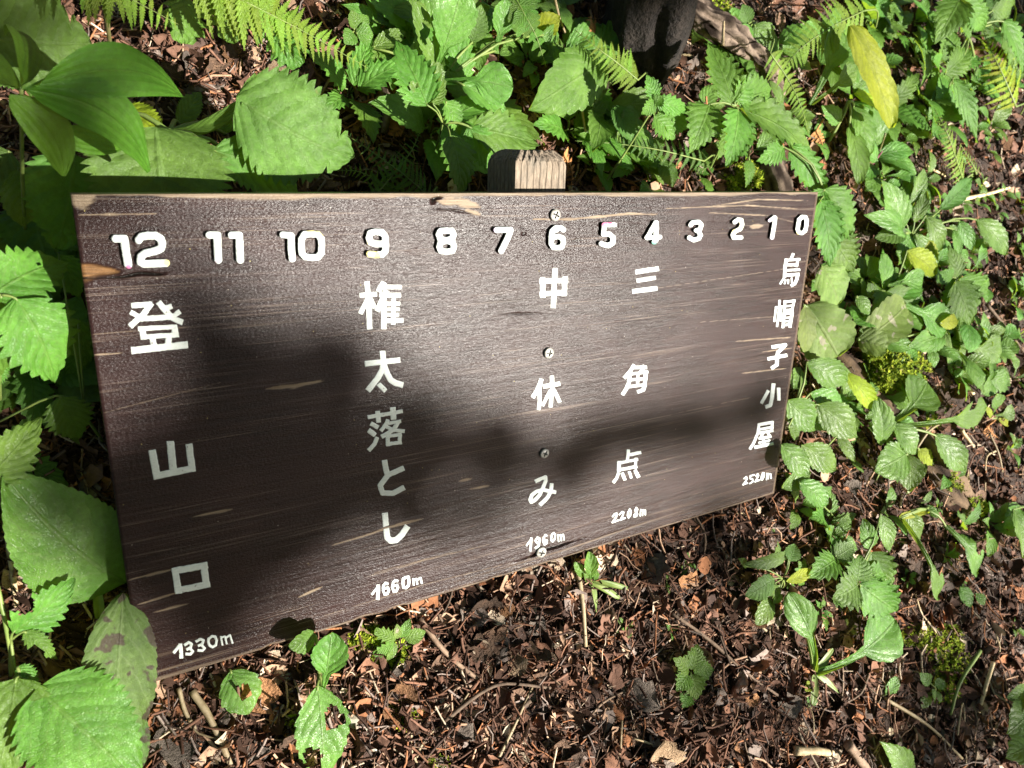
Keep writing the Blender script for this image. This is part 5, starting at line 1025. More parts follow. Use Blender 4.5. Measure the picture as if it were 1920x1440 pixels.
# forest crowns overhead and around: they keep the open sky off the forest floor
for i, (dx, dy, hz, rr_, lab) in enumerate([(-3.4, 2.2, 5.2, 2.6, "forest tree uphill on the 12 side, crown spreading over the sign"), (2.6, 4.6, 6.0, 2.8, "forest tree straight uphill behind the sign"), (6.0, 1.0, 5.6, 2.8, "forest tree far along the slope on the 0 side"),
        (-4.4, -2.6, 5.0, 2.8, "forest tree beyond the path behind the viewer"), (.6, .6, 5.4, 2.4, "thin forest tree arching over the sign"), (-1.4, -3.4, 6.2, 2.6, "tall forest tree downhill of the viewer"), (-7, .5, 4.5, 2.8, "forest tree far along the path on the 12 side"), (7.5, -3.2, 4.2, 2.4, "low forest tree far down the slope on the 0 side"), (-6.5, -6.5, 3.6, 3.0, "distant forest tree below the path"), (5.6, -5.6, 8.4, 2.8, "tall forest tree whose crown stands above the sunbeam"), (-1.4, -5.6, 4.6, 2.2, "forest tree downhill past the twelve end"), (7.6, -3.6, 4.6, 2.2, "slim forest tree downhill past the zero end"), (2.2, -8.6, 5.4, 2.2, "forest tree far downhill under the sunbeam"), (8.0, -8.6, 12.0, 2.8, "very tall forest tree far downhill"), (-3.5, -8.5, 9.5, 2.8, "tall forest tree far downhill on the 12 side")]):
    x, y = .4 + dx, dy
    ft = G0 + x * GX; rq = (y - G0[1]) / GR[1]; ft = ft + rq * GR; ft = ft + float(bump(x, rq)) * GN
    if i == 4: ft = ft + GX * -3.2 + GR * 2.4
    crown = np.array([x, y, ft[2] + hz]); t = empty("tree", ft, lab, "tree")
    Cc = curve([ft - UPW * .2, ft + (crown - ft) * .5 + GX * .1, crown, crown + UPW * 1.2], 18); V, F = tube_geo(Cc, np.linspace(.14, .03, len(Cc)), 12, True, .2, 70 + i); wobj("trunk", V, F, MAT['bark'], t)
    q_ = np.random.RandomState(800 + i); cs = [crown + nrm(q_.randn(3)) * np.array([1, 1, .35]) * rr_ * q_.rand() ** .4 for _ in range(26)]
    V, F, UVs = leafcards(cs, [.75] * 26, [105] * 26, .26, 90 + i, [(np.array([.55, .25, .25]), 1.35)]); wobj("crown", V, F, MAT['canopy'], t, uvs=UVs)
# ------------------------------------------------------------------ leaf litter
def tmpl_curl(seed):
    r = np.random.RandomState(seed); nu, nv = 5, 4; ang = .8 + 2.4 * r.rand(); V = []
    asp = .25 + .35 * r.rand()
    for i in range(nu):
        t = i / (nu - 1) - .5; w = (1 - (2 * abs(t)) ** 2.2) * .5 + .10
        for j in range(nv):
            q = (j / (nv - 1) - .5) * (1 + .25 * r.randn()); a = q * ang; R = asp / ang * 1.6
            V.append((t + .04 * r.randn(), w * 1.8 * R * math.sin(a) , w * 1.6 * R * (1 - math.cos(a)) * (1 if r.rand() > .05 else .6) + .10 * t * t + .02 * r.randn()))
    F = [(i * nv + j, i * nv + j + 1, (i + 1) * nv + j + 1, (i + 1) * nv + j) for i in range(nu - 1) for j in range(nv - 1)]
    return np.array(V), np.array(F)
def tmpl_flake(seed):
    r = np.random.RandomState(seed); nu, nv = 6, 5; V = []; ph = r.rand(6) * 6.28; asp = .55 + .35 * r.rand()
    for i in range(nu):
        t = i / (nu - 1) - .5; w = .5 * (1 - (2 * abs(t)) ** 2.4) + .10
        for j in range(nv):
            q = j / (nv - 1) - .5; e = 1 + (.5 * r.rand() - .2 if j in (0, nv - 1) else 0)
            V.append((t + .05 * r.randn(), q * 1.7 * w * asp * e, .10 * math.sin(9 * t + ph[0]) * math.cos(7 * q + ph[1]) + .08 * math.sin(14 * q + 5 * t + ph[2]) + .45 * q * q * (ph[3] / 6) + .035 * r.randn()))
    F = [(i * nv + j, i * nv + j + 1, (i + 1) * nv + j + 1, (i + 1) * nv + j) for i in range(nu - 1) for j in range(nv - 1)]
    return np.array(V), np.array(F)
def tmpl_stick(seed):
    r = np.random.RandomState(seed); Cc = np.stack([np.linspace(-.5, .5, 4), .06 * r.randn(4), .05 * r.randn(4)], 1); V = []; R = .012 + .02 * r.rand()
    for p in Cc:
        for a in (0.5, 2.07, 3.64, 5.2): V.append(p + np.array([0, R * math.cos(a), R * math.sin(a)]))
    F = [(i * 4 + j, i * 4 + (j + 1) % 4, (i + 1) * 4 + (j + 1) % 4, (i + 1) * 4 + j) for i in range(3) for j in range(4)]
    return np.array(V), np.array(F)
def tmpl_crumb(seed):
    r = np.random.RandomState(seed); P_ = r.randn(6, 3) * np.array([.34, .2, .14]); return P_, np.array([(0, 1, 2, 3), (2, 3, 4, 5), (4, 5, 0, 1), (0, 2, 4, 1)])
def rotmats(n, r, flat=.55):
    az = r.rand(n) * 6.283; tl = r.randn(n) * flat; tl2 = r.randn(n) * flat
    ca, sa_, cb_, sb, cc, sc = np.cos(az), np.sin(az), np.cos(tl), np.sin(tl), np.cos(tl2), np.sin(tl2)
    Rz = np.zeros((n, 3, 3)); Rz[:, 0, 0] = ca; Rz[:, 0, 1] = -sa_; Rz[:, 1, 0] = sa_; Rz[:, 1, 1] = ca; Rz[:, 2, 2] = 1
    Rx = np.zeros((n, 3, 3)); Rx[:, 0, 0] = 1; Rx[:, 1, 1] = cb_; Rx[:, 1, 2] = -sb; Rx[:, 2, 1] = sb; Rx[:, 2, 2] = cb_
    Ry = np.zeros((n, 3, 3)); Ry[:, 1, 1] = 1; Ry[:, 0, 0] = cc; Ry[:, 0, 2] = sc; Ry[:, 2, 0] = -sc; Ry[:, 2, 2] = cc
    Gm = np.stack([GX, GR, GN], 1); return Gm[None] @ (Rz @ (Rx @ Ry))
PAL = np.array([(.034, .018, .012), (.072, .038, .026), (.125, .066, .045), (.16, .080, .050), (.25, .108, .052), (.30, .19, .125), (.18, .14, .12), (.42, .33, .24), (.055, .034, .027)]) * 1.38
PW = np.array([.16, .2, .17, .11, .07, .09, .09, .035, .075]); PW /= PW.sum()
def ground_pts(n, r, lo=(-160, -120), hi=(2080, 1580)):
    px = r.uniform(lo[0], hi[0], n); py = r.uniform(lo[1], hi[1], n)
    d = (px[:, None] - 960) / FPX * RGT - (py[:, None] - 720) / FPX * UPV + FWD; c0 = (CAM - G0) @ GN; dn = d @ GN; t = -c0 / dn
    for _ in range(3):
        P = CAM + d * t[:, None]; q = P - G0; t = (bump(q @ GX, q @ GR) - c0) / dn
    return CAM + d * t[:, None], px, py
def area_pts(n, r):
    s = r.uniform(-.3, 2.1, n); q = r.uniform(-.5, 1.5, n); return G0 + s[:, None] * GX + q[:, None] * GR + bump(s, q)[:, None] * GN
def litter_mesh(n, tmpls, size, lift, r, flat, P=None, pal=PAL, pw=PW):
    if P is None: P, _, _ = ground_pts(n, r)
    n = len(P); which = r.randint(0, len(tmpls), n); Vs = []; Fs = []; Cs = []; off = 0
    for k, (tv, tf) in enumerate(tmpls):
        I = np.where(which == k)[0]
        if not len(I): continue
        m = len(I); s = (size[0] + (size[1] - size[0]) * r.rand(m) ** 2.2); Rm = rotmats(m, r, flat)
        V = np.einsum('nij,vj->nvi', Rm, tv) * s[:, None, None] + (P[I] + GN * (lift[0] + (lift[1] - lift[0]) * r.rand(m))[:, None])[:, None]
        c = pal[r.choice(len(pal), m, p=pw)] * (.75 + .5 * r.rand(m))[:, None]
        Vs.append(V.reshape(-1, 3)); Cs.append(np.repeat(c, len(tv), 0)); Fs.append((tf[None] + (np.arange(m) * len(tv))[:, None, None] + off).reshape(-1, 4)); off += m * len(tv)
    return np.vstack(Vs), np.vstack(Fs), np.vstack(Cs)
r = np.random.RandomState(77)
TK = [tmpl_crumb(130 + i) for i in range(16)]
TC = [tmpl_curl(i) for i in range(14)]; TF = [tmpl_flake(50 + i) for i in range(10)]; TS = [tmpl_stick(90 + i) for i in range(10)]
parts = [litter_mesh(11000, TC, (.005, .034), (-.001, .012), r, .7), litter_mesh(7500, TF, (.005, .040), (-.001, .010), r, .45), litter_mesh(34000, TK, (.002, .011), (-.001, .013), r, .8), litter_mesh(34000, TS, (.006, .060), (.001, .014), r, .35), litter_mesh(6000, TC, (.010, .034), (-.001, .012), r, .6, P=area_pts(6000, r)), litter_mesh(4000, TS, (.014, .06), (.001, .012), r, .25, P=area_pts(4000, r))]
Pw = np.stack([r.uniform(-3, 4, 9000), r.uniform(-2.2, 3.2, 9000)], 1); Pw = G0 + Pw[:, :1] * GX + Pw[:, 1:] * GR + bump(Pw[:, 0], Pw[:, 1])[:, None] * GN
parts.append(litter_mesh(0, TC + TF, (.012, .045), (0, .008), r, .5, P=Pw))
off = 0; Vs, Fs, Cs = [], [], []
for V, F, c in parts: Vs.append(V); Fs.append(F + off); Cs.append(c); off += len(V)
o = link("leaf_litter", mesh_data("leaf_litter", np.vstack(Vs), np.vstack(Fs), MAT['litter'], cols=np.vstack(Cs), smooth=True)); tagit(o, "brown shredded leaf litter covering the slope", None, None, 'stuff')

def on_board(px, py): 
    b = BP(px, py); return -.01 < b[0] < BW + .01 and -.005 < b[1] < BH
# single dead leaves, twigs, stones that can be picked out
def dead_leaf_mesh(seed):
    r = np.random.RandomState(seed); nu, nv = 9, 6; V = []; curl = .6 + 1.8 * r.rand(); bend = r.randn() * .35; asp = .32 + .3 * r.rand(); ph = r.rand(3) * 6
    for i in range(nu):
        t = i / (nu - 1); w = asp * (t ** .6) * ((1 - t) ** .65) * 1.7 + .01
        for j in range(nv):
            u = j / (nv - 1) * 2 - 1; e = 1 + (.22 * r.randn() if abs(u) == 1 else 0); a = u * curl * .6
            V.append((t - .5, w * e * math.sin(a) / max(.4, curl * .6), w * (1 - math.cos(a)) / (curl * .6) + bend * (t - .5) ** 2 + .03 * math.sin(7 * t + ph[0] + 3 * u) + .012 * r.randn()))
    F = [(i * nv + j, i * nv + j + 1, (i + 1) * nv + j + 1, (i + 1) * nv + j) for i in range(nu - 1) for j in range(nv - 1)]
    return np.array(V), np.array(F)
def zone(x, y):
    if x < 250: return "in the shade beside the 12 end of the board"
    if y < 365: return "in the dark litter above the 11 and 10" if x < 650 else ("on the bank behind the 8 and the post" if x < 1150 else ("close to the gnarled root" if x < 1560 else "on the far top slope"))
    if x > 1450 and y < 960: return "on the slope beyond the 0 end" if y < 640 else "beside the rotten log"
    if x > 1400: return "round the rosette in the open litter"
    return "under the 1330m corner" if x < 620 else ("in the litter below 1660m" if x < 960 else "in the litter below 1960m and 2208m")
DL = {}
for k in 'ABCD': DL[k] = [mesh_data("dead_leaf", *dead_leaf_mesh(200 + i + ord(k)), MAT['dead' + k]) for i in range(6)]
DT = {'A': ("brown curled dead leaf", "brown dead leaves in the litter"), 'B': ("rusty orange curled dead leaf", "rusty dead leaves in the litter"), 'C': ("grey weathered dead leaf", "grey dead leaves in the litter"), 'D': ("pale tan dead leaf", "tan dead leaves in the litter")}
def put(name, me, P, s, label, cat, group=None, flat=.4, r=r, R=None):
    o = bpy.data.objects.new(name, me); COL.objects.link(o); Rm = rotmats(1, r, flat)[0] if R is None else R
    m = Matrix.Identity(4)
    for a in range(3):
        for b in range(3): m[a][b] = Rm[a][b] * s
        m[a][3] = P[a]
    o.matrix_world = m; return tagit(o, label, cat, group)
P, px, py = ground_pts(900, r, (0, 0), (1920, 1440)); k_ = 0
for i in range(900):
    if k_ >= 250: break
    if on_board(px[i], py[i]) or (px[i] < 260 and r.rand() < .7): continue
    k = r.choice(list('ABCD'), p=[.50, .24, .2, .06]); s = .014 + .028 * r.rand() ** 1.8
    put("dead_leaf", DL[k][r.randint(6)], P[i] + GN * (.004 + .22 * s), s, ("small " if s < .019 else ("larger " if s > .028 else "")) + DT[k][0] + " " + zone(px[i], py[i]), "dead leaf", DT[k][1]); k_ += 1
for (x, y, w, k, lab) in [(335, 1385, 105, 'C', "big crinkled grey brown dead leaf under the bottom corner by 1330m"), (1195, 1300, 95, 'C', "large grey lobed dead leaf on the open litter right of the bent twig"), (1240, 1420, 110, 'D', "big tan crumpled dead leaf at the bottom of the open litter"), (755, 1300, 60, 'B', "orange crumpled dead leaf between the pebbles and the long twig"), (870, 1370, 55, 'C', "folded silver grey dead leaf beside the pale straw"), (1650, 1140, 60, 'A', "brown dead leaf heap beside the wrinkled three-parted plant"), (1480, 1320, 50, 'C', "dark grey curled dead leaf below the rosette in the open litter"), (25, 1090, 60, 'D', "orange tan dead leaf beside the torn leaf plant"), (1010, 1270, 45, 'A', "dark rolled dead leaf next to the bent twig"), (240, 195, 45, 'D', "pinkish tan dead leaf behind the whorled plant"), (1700, 322, 60, 'C', "grey brown curled dead leaf below the purple bud stalk"), (1885, 370, 30, 'B', "red brown leaf scrap at the far edge of the slope"), (1170, 300, 34, 'B', "rusty dead leaf curled behind the board near the level fern"), (520, 130, 40, 'D', "light brown dead leaf in the dark litter under the bright fern"), (1190, 95, 40, 'C', "rough grey dead leaf rolled like bark above the pale frond")]:
    p = PT(x, y, .012); put("dead_leaf", DL[k][r.randint(6)], p, w * PXM(p), lab, "dead leaf")
# twigs and straws traced from the photo
for pts, rp, m, lab in [
    ([(1082, 1062, 1), (1092, 1130, 1.5), (1098, 1212, 1)], 6, 'straw', "thick tan stalk leaning below 1960m beside the strap seedling"), ([(786, 1160, 1), (840, 1228, 1.4), (912, 1285, .8)], 6, 'twig', "straight brown twig pointing down from the board edge"), ([(820, 1150, 1), (845, 1190, 1), (866, 1230, .6)], 3, 'twig', "thin dark twig beside the straight brown twig"),
    ([(832, 1352, 1), (900, 1300, 1.6), (950, 1282, 1.6), (1032, 1290, .8)], 4.5, 'twig', "bent forked twig across the open litter"), ([(922, 1445, 1), (960, 1370, 1.4), (998, 1288, 1)], 4, 'straw', "pale dry straw sloping up to the bent twig"), ([(768, 1205, 1), (805, 1280, 1.2), (828, 1350, 1), (838, 1440, .6)], 2.5, 'twig', "long wiry twig hanging from the mossy seedling"), ([(1090, 1370, .8), (1130, 1318, 1), (1200, 1284, .8)], 3, 'twig', "slender curved twig beside the large grey lobed dead leaf"),
    ([(1260, 1150, 1), (1330, 1200, 1.4), (1400, 1262, 1), (1462, 1306, .8)], 4, 'twig', "long grey twig from the strawberry to the rosette"), ([(1578, 1220, 1), (1580, 1290, 1), (1572, 1340, .6)], 2.5, 'twig', "upright thin dark twig below the big spoon leaf"), ([(1668, 1200, 1), (1692, 1240, 1), (1680, 1272, 1), (1650, 1282, .6)], 3.5, 'twig', "hooked dark twig curling round the mossy side of the litter"),
    ([(1660, 1310, 1), (1740, 1360, 1.6), (1804, 1422, 1)], 4, 'straw', "split straw-coloured stalk sloping to the lower corner"), ([(1590, 1395, 2), (1612, 1425, 2), (1640, 1460, 1)], 11, 'twig', "broken grey branch end at the bottom edge"), ([(1490, 1408, 1.2), (1530, 1408, 1.6), (1560, 1412, 1)], 10, 'straw', "pale splintered piece of wood at the bottom edge"), ([(1795, 1378, 1), (1806, 1320, 1), (1812, 1440, .6)], 2, 'straw', "bent white grass blade in the lower shade"),
    ([(1838, 1220, 2), (1800, 1280, 2.4), (1782, 1340, 1)], 4, 'stem', "dry green grass blade crossing the moss patch"), ([(1862, 1242, 2), (1845, 1300, 2), (1835, 1335, 1)], 4, 'straw', "twisted pale grass blade right of the moss patch"), ([(1720, 838, 3), (1742, 808, 3.4), (1770, 790, 2)], 3, 'straw', "thin straw between the fan leaf and the long toothed leaf"), ([(1850, 570, 1.4), (1890, 620, 1.4), (1925, 668, 1)], 3.5, 'twig', "straight grey twig crossing the mid slope"),
    ([(1798, 375, 1.4), (1850, 364, 1.6), (1892, 352, 1)], 4.5, 'straw', "pale broken stalk lying on the far slope"), ([(1735, 310, 1), (1772, 330, 1)], 3, 'straw', "short pale stick near the foot of the bright upright frond"), ([(1795, 705, 1), (1825, 738, 1)], 5, 'straw', "thick short pale stick beyond the moss cushion"), ([(1802, 806, 1), (1825, 838, 1)], 4.5, 'straw', "short tan stick beyond the rotten log"),
    ([(1855, 812, 2), (1872, 850, 2), (1880, 885, 1)], 2.5, 'straw', "yellow dead grass stem beside the rotten log"), ([(192, -20, 14), (203, 60, 9), (210, 112, 4)], 6, 'redstem', "dry olive stalk standing beside the dappled dark leaf"), ([(765, 0, 3), (735, 35, 2), (700, 68, 1)], 4, 'redstem', "bent olive stem at the top edge beside the pale sprig"), ([(632, 168, 1), (660, 160, 1), (720, 160, 1)], 3, 'twig', "grey twig lying in dark litter beside the hairy leaf tip"), ([(640, 228, 1), (700, 190, 1.4), (745, 150, 1)], 4, 'twig', "reddish brown twig sloping under the dark nettle"),
    ([(590, 200, 1), (622, 140, 1.4), (640, 110, .8)], 3, 'twig', "thin twig beside the tip of the bright fern"), ([(1355, 85, 6), (1357, 40, 7)], 3.5, 'straw', "white broken stalk standing by the root"), ([(1040, -5, 6), (1048, 30, 4), (1060, 62, 2)], 3, 'straw', "pale thin stalk above the post"), ([(1090, 200, 4), (1100, 260, 2), (1115, 320, .5)], 2.6, 'straw', "pale stalk under the wide leaf behind the post"), ([(10, 970, 1), (25, 1080, 1.4), (32, 1150, .8)], 7, 'straw', "thick straw stalk at the frame edge under the large smooth leaf"),
    ([(112, 1050, 1), (150, 1120, 1.4), (180, 1170, 1)], 4, 'straw', "thin tan stalk beneath the large smooth leaf"), ([(360, 1295, 1.5), (395, 1350, 1.6), (440, 1450, 1)], 8, 'straw', "split tan bamboo stalk below 1330m"), ([(335, 1290, 1.4), (350, 1340, 1.2), (382, 1385, .6)], 5, 'straw', "short frayed tan stalk at the bottom corner"), ([(1320, 150, 1), (1400, 120, 1)], 2, 'twig', "hair-thin twig over the root"), ([(1500, 120, 5), (1470, 160, 5)], 2.5, 'twig', "short red brown twig under the thin curling frond"),
    ([(1660, 250, 6), (1652, 275, 4), (1640, 300, 2)], 2, 'redstem', "thin stalk carrying the purple bud"), ([(1310, 888, 1), (1303, 920, 3.5), (1300, 955, 3)], 1.4, 'twig', "wiry dead flower stalk rising at the board edge near 2208m")]:  # the last twig is added in place of a plant's shadow on the board
    Pp = np.array([PT(a, b, c / 100) for a, b, c in pts]); Cc = curve(Pp, 14); rr = rp * PXM(Pp[0]) * .9
    V, F = tube_geo(Cc, np.linspace(rr, rr * .7, len(Cc)), 8, True, .25, len(lab)); tagit(wobj("twig" if m != 'stem' else "grass_blade", V, F, MAT[m], None, base=Pp[0]), lab, "twig" if m != 'stem' else "grass")
TW = []
for i in range(6):
    q = np.random.RandomState(300 + i); Cc = curve(np.stack([np.linspace(-.5, .5, 4), .08 * q.randn(4), .03 * q.randn(4)], 1), 9); V, F = tube_geo(Cc, np.linspace(.02, .011, len(Cc)), 6, True, .2, i); TW.append((V, F))
TWM = {m: [mesh_data("twig", V, F, MAT[m]) for V, F in TW] for m in ('twig', 'straw')}
P, px, py = ground_pts(500, r, (250, 0), (1920, 1440)); k_ = 0
for i in range(500):
    if k_ >= 110: break
    if on_board(px[i], py[i]): continue
    m = 'twig' if r.rand() < .72 else 'straw'; s = .04 + .09 * r.rand() ** 2
    put("twig", TWM[m][r.randint(6)], P[i] + GN * .007, s, ("short " if s < .06 else "long ") + ("thin brown twig " if m == 'twig' else "thin pale straw ") + zone(px[i], py[i]), "twig", "loose brown twigs" if m == 'twig' else "loose pale straws", flat=.12); k_ += 1
def stone_mesh(seed):
    r = np.random.RandomState(seed); import bmesh; bm = bmesh.new(); bmesh.ops.create_icosphere(bm, subdivisions=2, radius=.5)
    sc = np.array([1, .7 + .3 * r.rand(), .5 + .2 * r.rand()]); pl_ = [(nrm(r.randn(3)), .30 + .12 * r.rand()) for _ in range(7)]
    for v in bm.verts:
        p = np.array(v.co)
        for n, d in pl_:
            e = p @ n - d
            if e > 0: p = p - n * e * .9
        v.co = Vector(p * sc)
    me = bpy.data.meshes.new("stone"); bm.to_mesh(me); bm.free(); me.materials.append(MAT['stone']); return me
ST = [stone_mesh(i) for i in range(6)]
for (x, y, w, lab) in [(668, 1345, 46, "largest pale pebble beside the eaten leaves"), (700, 1400, 40, "creamy angular pebble below the largest pebble"), (640, 1420, 34, "grey white pebble at the bottom under the eaten leaves"), (944, 1178, 30, "cream pebble with a stained top in the open litter"), (520, 1330, 34, "rough pale pebble between the two holed leaves"), (990, 1118, 18, "small cream pebble under the board near 1960m"), (1340, 1165, 30, "grey rounded pebble near the low dark herb"), (715, 1245, 20, "white pebble at the foot of the mossy seedling"), (1745, 1095, 20, "small white pebble beyond the three-parted plant"), (1745, 255, 16, "white pebble on the far slope beside the bright upright frond")]:
    p = PT(x, y, .003); put("stone", ST[r.randint(6)], p, w * PXM(p), lab, "stone", flat=.2)
P, px, py = ground_pts(160, r, (480, 1180), (760, 1440))
for i in range(46): put("stone", ST[r.randint(6)], P[i] + GN * .003, .005 + .010 * r.rand() ** 2, "tiny pale pebble in the gravelly soil under the board", "stone", "tiny pebbles under the board", flat=.3)
P, px, py = ground_pts(200, r, (760, 900), (1920, 1440)); k_ = 0
for i in range(200):
    if on_board(px[i], py[i]) or k_ >= 34: continue
    put("stone", ST[r.randint(6)], P[i] + GN * .004, .006 + .010 * r.rand() ** 2, "tiny pale pebble scattered in the open litter", "stone", "tiny pebbles in the open litter", flat=.3); k_ += 1

# ------------------------------------------------------------------ moss
def tuft(seed):
    r = np.random.RandomState(seed); V = []; F = []
    for k in range(7):
        a = r.rand() * 6.28; l = .6 + .5 * r.rand(); d = np.array([math.cos(a), math.sin(a), .35 + .9 * r.rand()]); d = d / np.linalg.norm(d); s = np.cross(d, [0, 0, 1]); s /= np.linalg.norm(s); b = len(V)
        V += [-s * .10, s * .10, d * l * .6 + s * .13, d * l * .6 - s * .13 + np.array([0, 0, .03])]; F.append((b, b + 1, b + 2, b + 3)); V += [d * l, d * l + s * .01]; F.append((b + 3, b + 2, b + 5, b + 4))
    return np.array(V), np.array(F)
TM = [tuft(i) for i in range(8)]
mpal = np.array([(.16, .23, .014), (.25, .32, .02), (.33, .38, .03), (.10, .15, .012), (.34, .33, .05)])
MAT['mosscol'] = attr_material("moss_sprigs", rough=.8, nscale=300, bd=.0006)
def moss(label, blobs, n, size=(.004, .0085), hh=(.0, .012), seed=1):
    q = np.random.RandomState(seed); Ps = []
    for (x, y, rx, ry, h) in blobs:
        m = int(n * rx * ry / sum(b[2] * b[3] for b in blobs))
        for _ in range(m):
            a = q.rand() * 6.28; d = math.sqrt(q.rand()); k = .75 + .5 * float(vnoise(np.array(a * 1.3), np.array(seed * 1.0), 3)); X = x + rx * d * k * math.cos(a); Y = y + ry * d * k * math.sin(a)
            Ps.append(PT(X, Y, h / 100 * (1 - .7 * d * d) + hh[0] + (hh[1] - hh[0]) * q.rand() * .4))
    V, F, c = litter_mesh(0, TM, size, (0, .002), q, .35, P=np.array(Ps), pal=mpal, pw=np.array([.3, .28, .17, .17, .08]))
    tagit(link("moss", mesh_data("moss", V, F, MAT['mosscol'], cols=c, smooth=False)), label, None, None, 'stuff')
moss("bright moss cushion on the upper end of the rotten log", [(1672, 698, 62, 44, 4.2), (1640, 668, 30, 22, 3.2), (1704, 722, 28, 24, 3)], 1700, seed=2)
moss("moss strip along the lower part of the rotten log", [(1755, 850, 24, 20, 2), (1790, 905, 26, 30, 1.8), (1830, 950, 28, 24, 1.2), (1745, 790, 14, 14, 2)], 620, seed=3)
moss("moss patch under the four-leaved seedling", [(1775, 1225, 36, 56, 1.2), (1720, 1190, 40, 24, .8), (1760, 1290, 30, 24, .6)], 760, seed=4)
moss("moss around the mossy seedling under 1660m", [(690, 1192, 44, 22, 1), (730, 1225, 36, 26, .6)], 620, seed=5)
moss("moss on the broken stump behind the 3", [(1405, 330, 34, 26, 2.2), (1372, 345, 22, 16, 1.5)], 420, seed=6)
moss("sparse moss on the dark soil between the pebbles", [(760, 1340, 30, 30, .4), (560, 1350, 26, 20, .4), (815, 1430, 26, 14, .4)], 240, seed=7)
moss("moss bits behind the gnarled root", [(1345, 20, 26, 18, 4), (1420, 170, 16, 20, 1)], 220, seed=8)

# ------------------------------------------------------------------ small seedlings scattered over the slope
def seedling(P, kind, n, size, label, group, r, mat=None, name="seedling", up=.55):
    adj = {'ovate': 'round-leaved', 'oval': 'oval-leaved', 'nettle_s': 'saw-toothed', 'nettle': 'saw-toothed', 'spoon': 'spoon-leaved'}[kind]
    e = empty(name, P, adj + " " + label + " with " + ("two", "three", "four", "five", "six")[n - 2] + " leaves", "seedling", group); a0 = r.rand() * 6.28
    for k in range(n):
        a = a0 + k * 2.4 + .4 * r.randn(); d = math.cos(a) * GX + math.sin(a) * GR; l = size * (.7 + .5 * r.rand()); u = up * (.6 + .8 * r.rand())
        b = P + GN * .3 * l * u + d * l * .15; t = b + d * l + GN * l * u * .6
        n0 = nrm(GN * .7 + UPW * .4 - d * .2 + .2 * r.randn(3)); NPL[0] += 1
        V, F, UV, mt = leaf_geo(kind, b, t, l * (.42 + .25 * r.rand()), n0, .08 + .1 * r.rand(), .15, NPL[0], (), 0 if size < .03 else 1)
        wobj("leaf", V, F, MAT[mat] if mat else mt, e, uvs=UV)
        Cc = np.array([P, (P + b) / 2 + UPW * .1 * l, b]); V, F = tube_geo(Cc, np.full(3, l * .02), 4); wobj("petiole", V, F, MAT['stem'], e)
q = np.random.RandomState(404)
def region(n, x0, y0, x1, y1, kinds, sizes, label, group, leaves=(3, 6), mats=(None,), nm="seedling"):
    P, px, py = ground_pts(n * 3, q, (x0, y0), (x1, y1)); k = 0
    for i in range(len(P)):
        if k >= n: break
        if on_board(px[i], py[i]): continue
        seedling(P[i] + GN * .004, kinds[q.randint(len(kinds))], q.randint(*leaves), sizes[0] + (sizes[1] - sizes[0]) * q.rand(), label, group, q, mats[q.randint(len(mats))], nm); k += 1
region(40, 1620, 0, 1920, 240, ['ovate', 'oval', 'nettle_s'], (.030, .060), "small sunlit herb crowding the far top corner of the slope", "small herbs in the far top corner", (4, 7))
region(30, 1600, 240, 1920, 470, ['ovate', 'oval', 'spoon'], (.018, .045), "small herb sprouting from the litter on the far slope", "small herbs on the far slope")
region(32, 1600, 440, 1920, 760, ['ovate', 'oval', 'spoon', 'nettle_s'], (.022, .055), "small herb in litter level with the cap character", "small herbs beyond the board edge", (3, 6))
region(12, 1560, 760, 1920, 1000, ['ovate', 'oval'], (.012, .030), "tiny herb sprouting beside the rotten log", "tiny herbs beside the log")
region(12, 1380, 940, 1920, 1180, ['ovate', 'nettle_s'], (.010, .026), "tiny herb sprouting around the three-parted plant", "tiny herbs around the three-parted plant")
region(14, 690, 0, 1060, 130, ['oval', 'ovate'], (.030, .055), "leafy herb in the sunlit bank behind the 8", "leafy herbs on the sunlit bank")
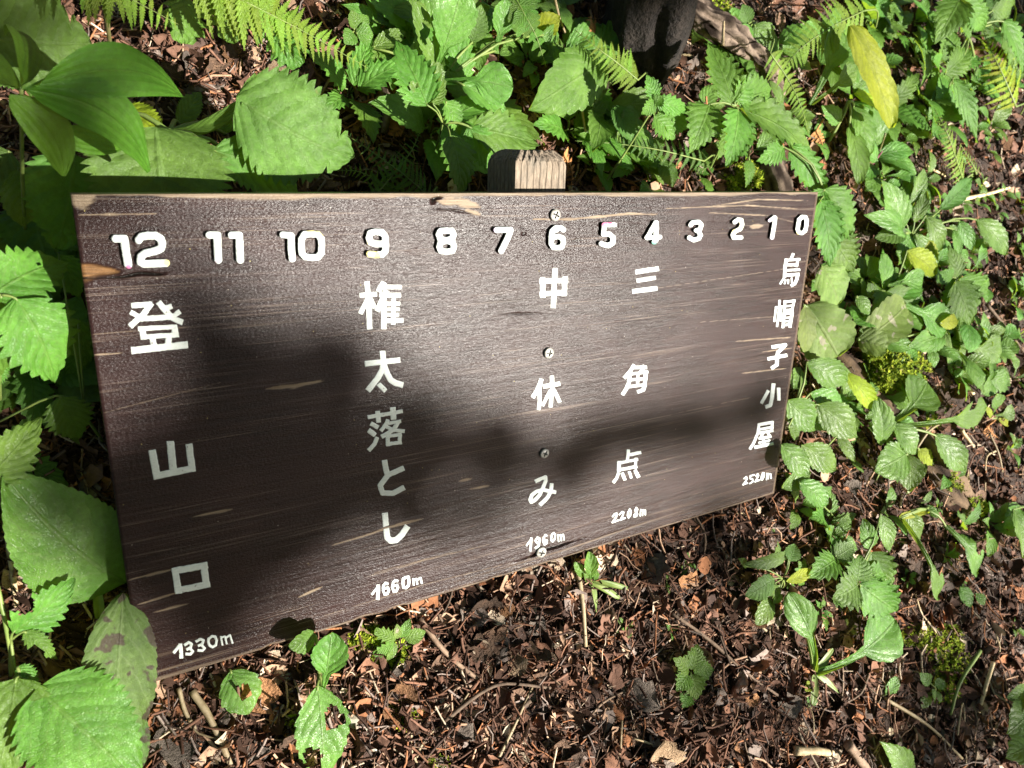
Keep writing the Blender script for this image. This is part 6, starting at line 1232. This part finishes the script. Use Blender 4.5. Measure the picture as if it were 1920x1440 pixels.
region(12, 1290, 120, 1600, 340, ['ovate', 'oval'], (.025, .050), "leafy herb under the tall nettle", "leafy herbs under the tall nettle")
region(6, 1490, 480, 1600, 800, ['oval', 'ovate'], (.030, .050), "leafy herb close against the board edge under the round leaves", "leafy herbs at the board edge")
region(9, 0, 520, 130, 880, ['ovate', 'oval', 'nettle_s'], (.03, .06), "dark herb in the shade behind the nettle leaves", "dark herbs in the board shade", (3, 5), ('darkshade', None))
region(5, 1100, 1000, 1400, 1200, ['ovate'], (.008, .016), "minute sprout in the open litter", "minute sprouts in the open litter", (2, 4))
region(9, 1560, 0, 1770, 330, ['nettle', 'oval', 'nettle_s'], (.055, .085), "leafy herb between the yellow-green leaf and far fern", "pointed herbs on the upper slope", (4, 7))
region(8, 1290, 0, 1560, 130, ['oval', 'nettle'], (.045, .075), "leafy herb rising behind the gnarled root", "leafy herbs behind the gnarled root", (3, 6))
region(14, 640, 0, 1110, 260, ['nettle', 'oval'], (.05, .085), "leafy herb on the bank behind the numbers", "pointed herbs on the bank behind the numbers", (4, 7))
region(8, 1080, 230, 1330, 350, ['oval', 'nettle_s'], (.03, .05), "leafy herb just above the board edge behind the 5 to the 3", "leafy herbs just above the board edge", (3, 6))
region(16, 1570, 330, 1920, 700, ['nettle', 'oval', 'spoon'], (.045, .075), "leafy herb crowding the slope beyond the 0 end", "pointed herbs beyond the 0 end", (4, 7))
region(8, 1480, 860, 1900, 1010, ['oval', 'nettle_s'], (.03, .05), "leafy herb between the rotten log and 2520m", "leafy herbs below the rotten log", (3, 6))
# the purple bud
pb = PT(1640, 300, .02); V, F = tube_geo(curve([pb + UPW * .02, pb, pb - UPW * .012 + GX * .002], 10), np.array([.001, .0028, .0036, .003, .001]).repeat(2)[:9] if False else np.interp(np.linspace(0, 1, len(curve([pb + UPW * .02, pb, pb - UPW * .012], 10))), [0, .4, .7, 1], [.0008, .0030, .0034, .0006]), 8)
tagit(wobj("flower_bud", V, F, simple("purple_bud", (.12, .015, .05), (.22, .05, .10), 200, .5, .1), None, base=pb), "small dark purple bud hanging below the tall yellow-green leaf", "bud")
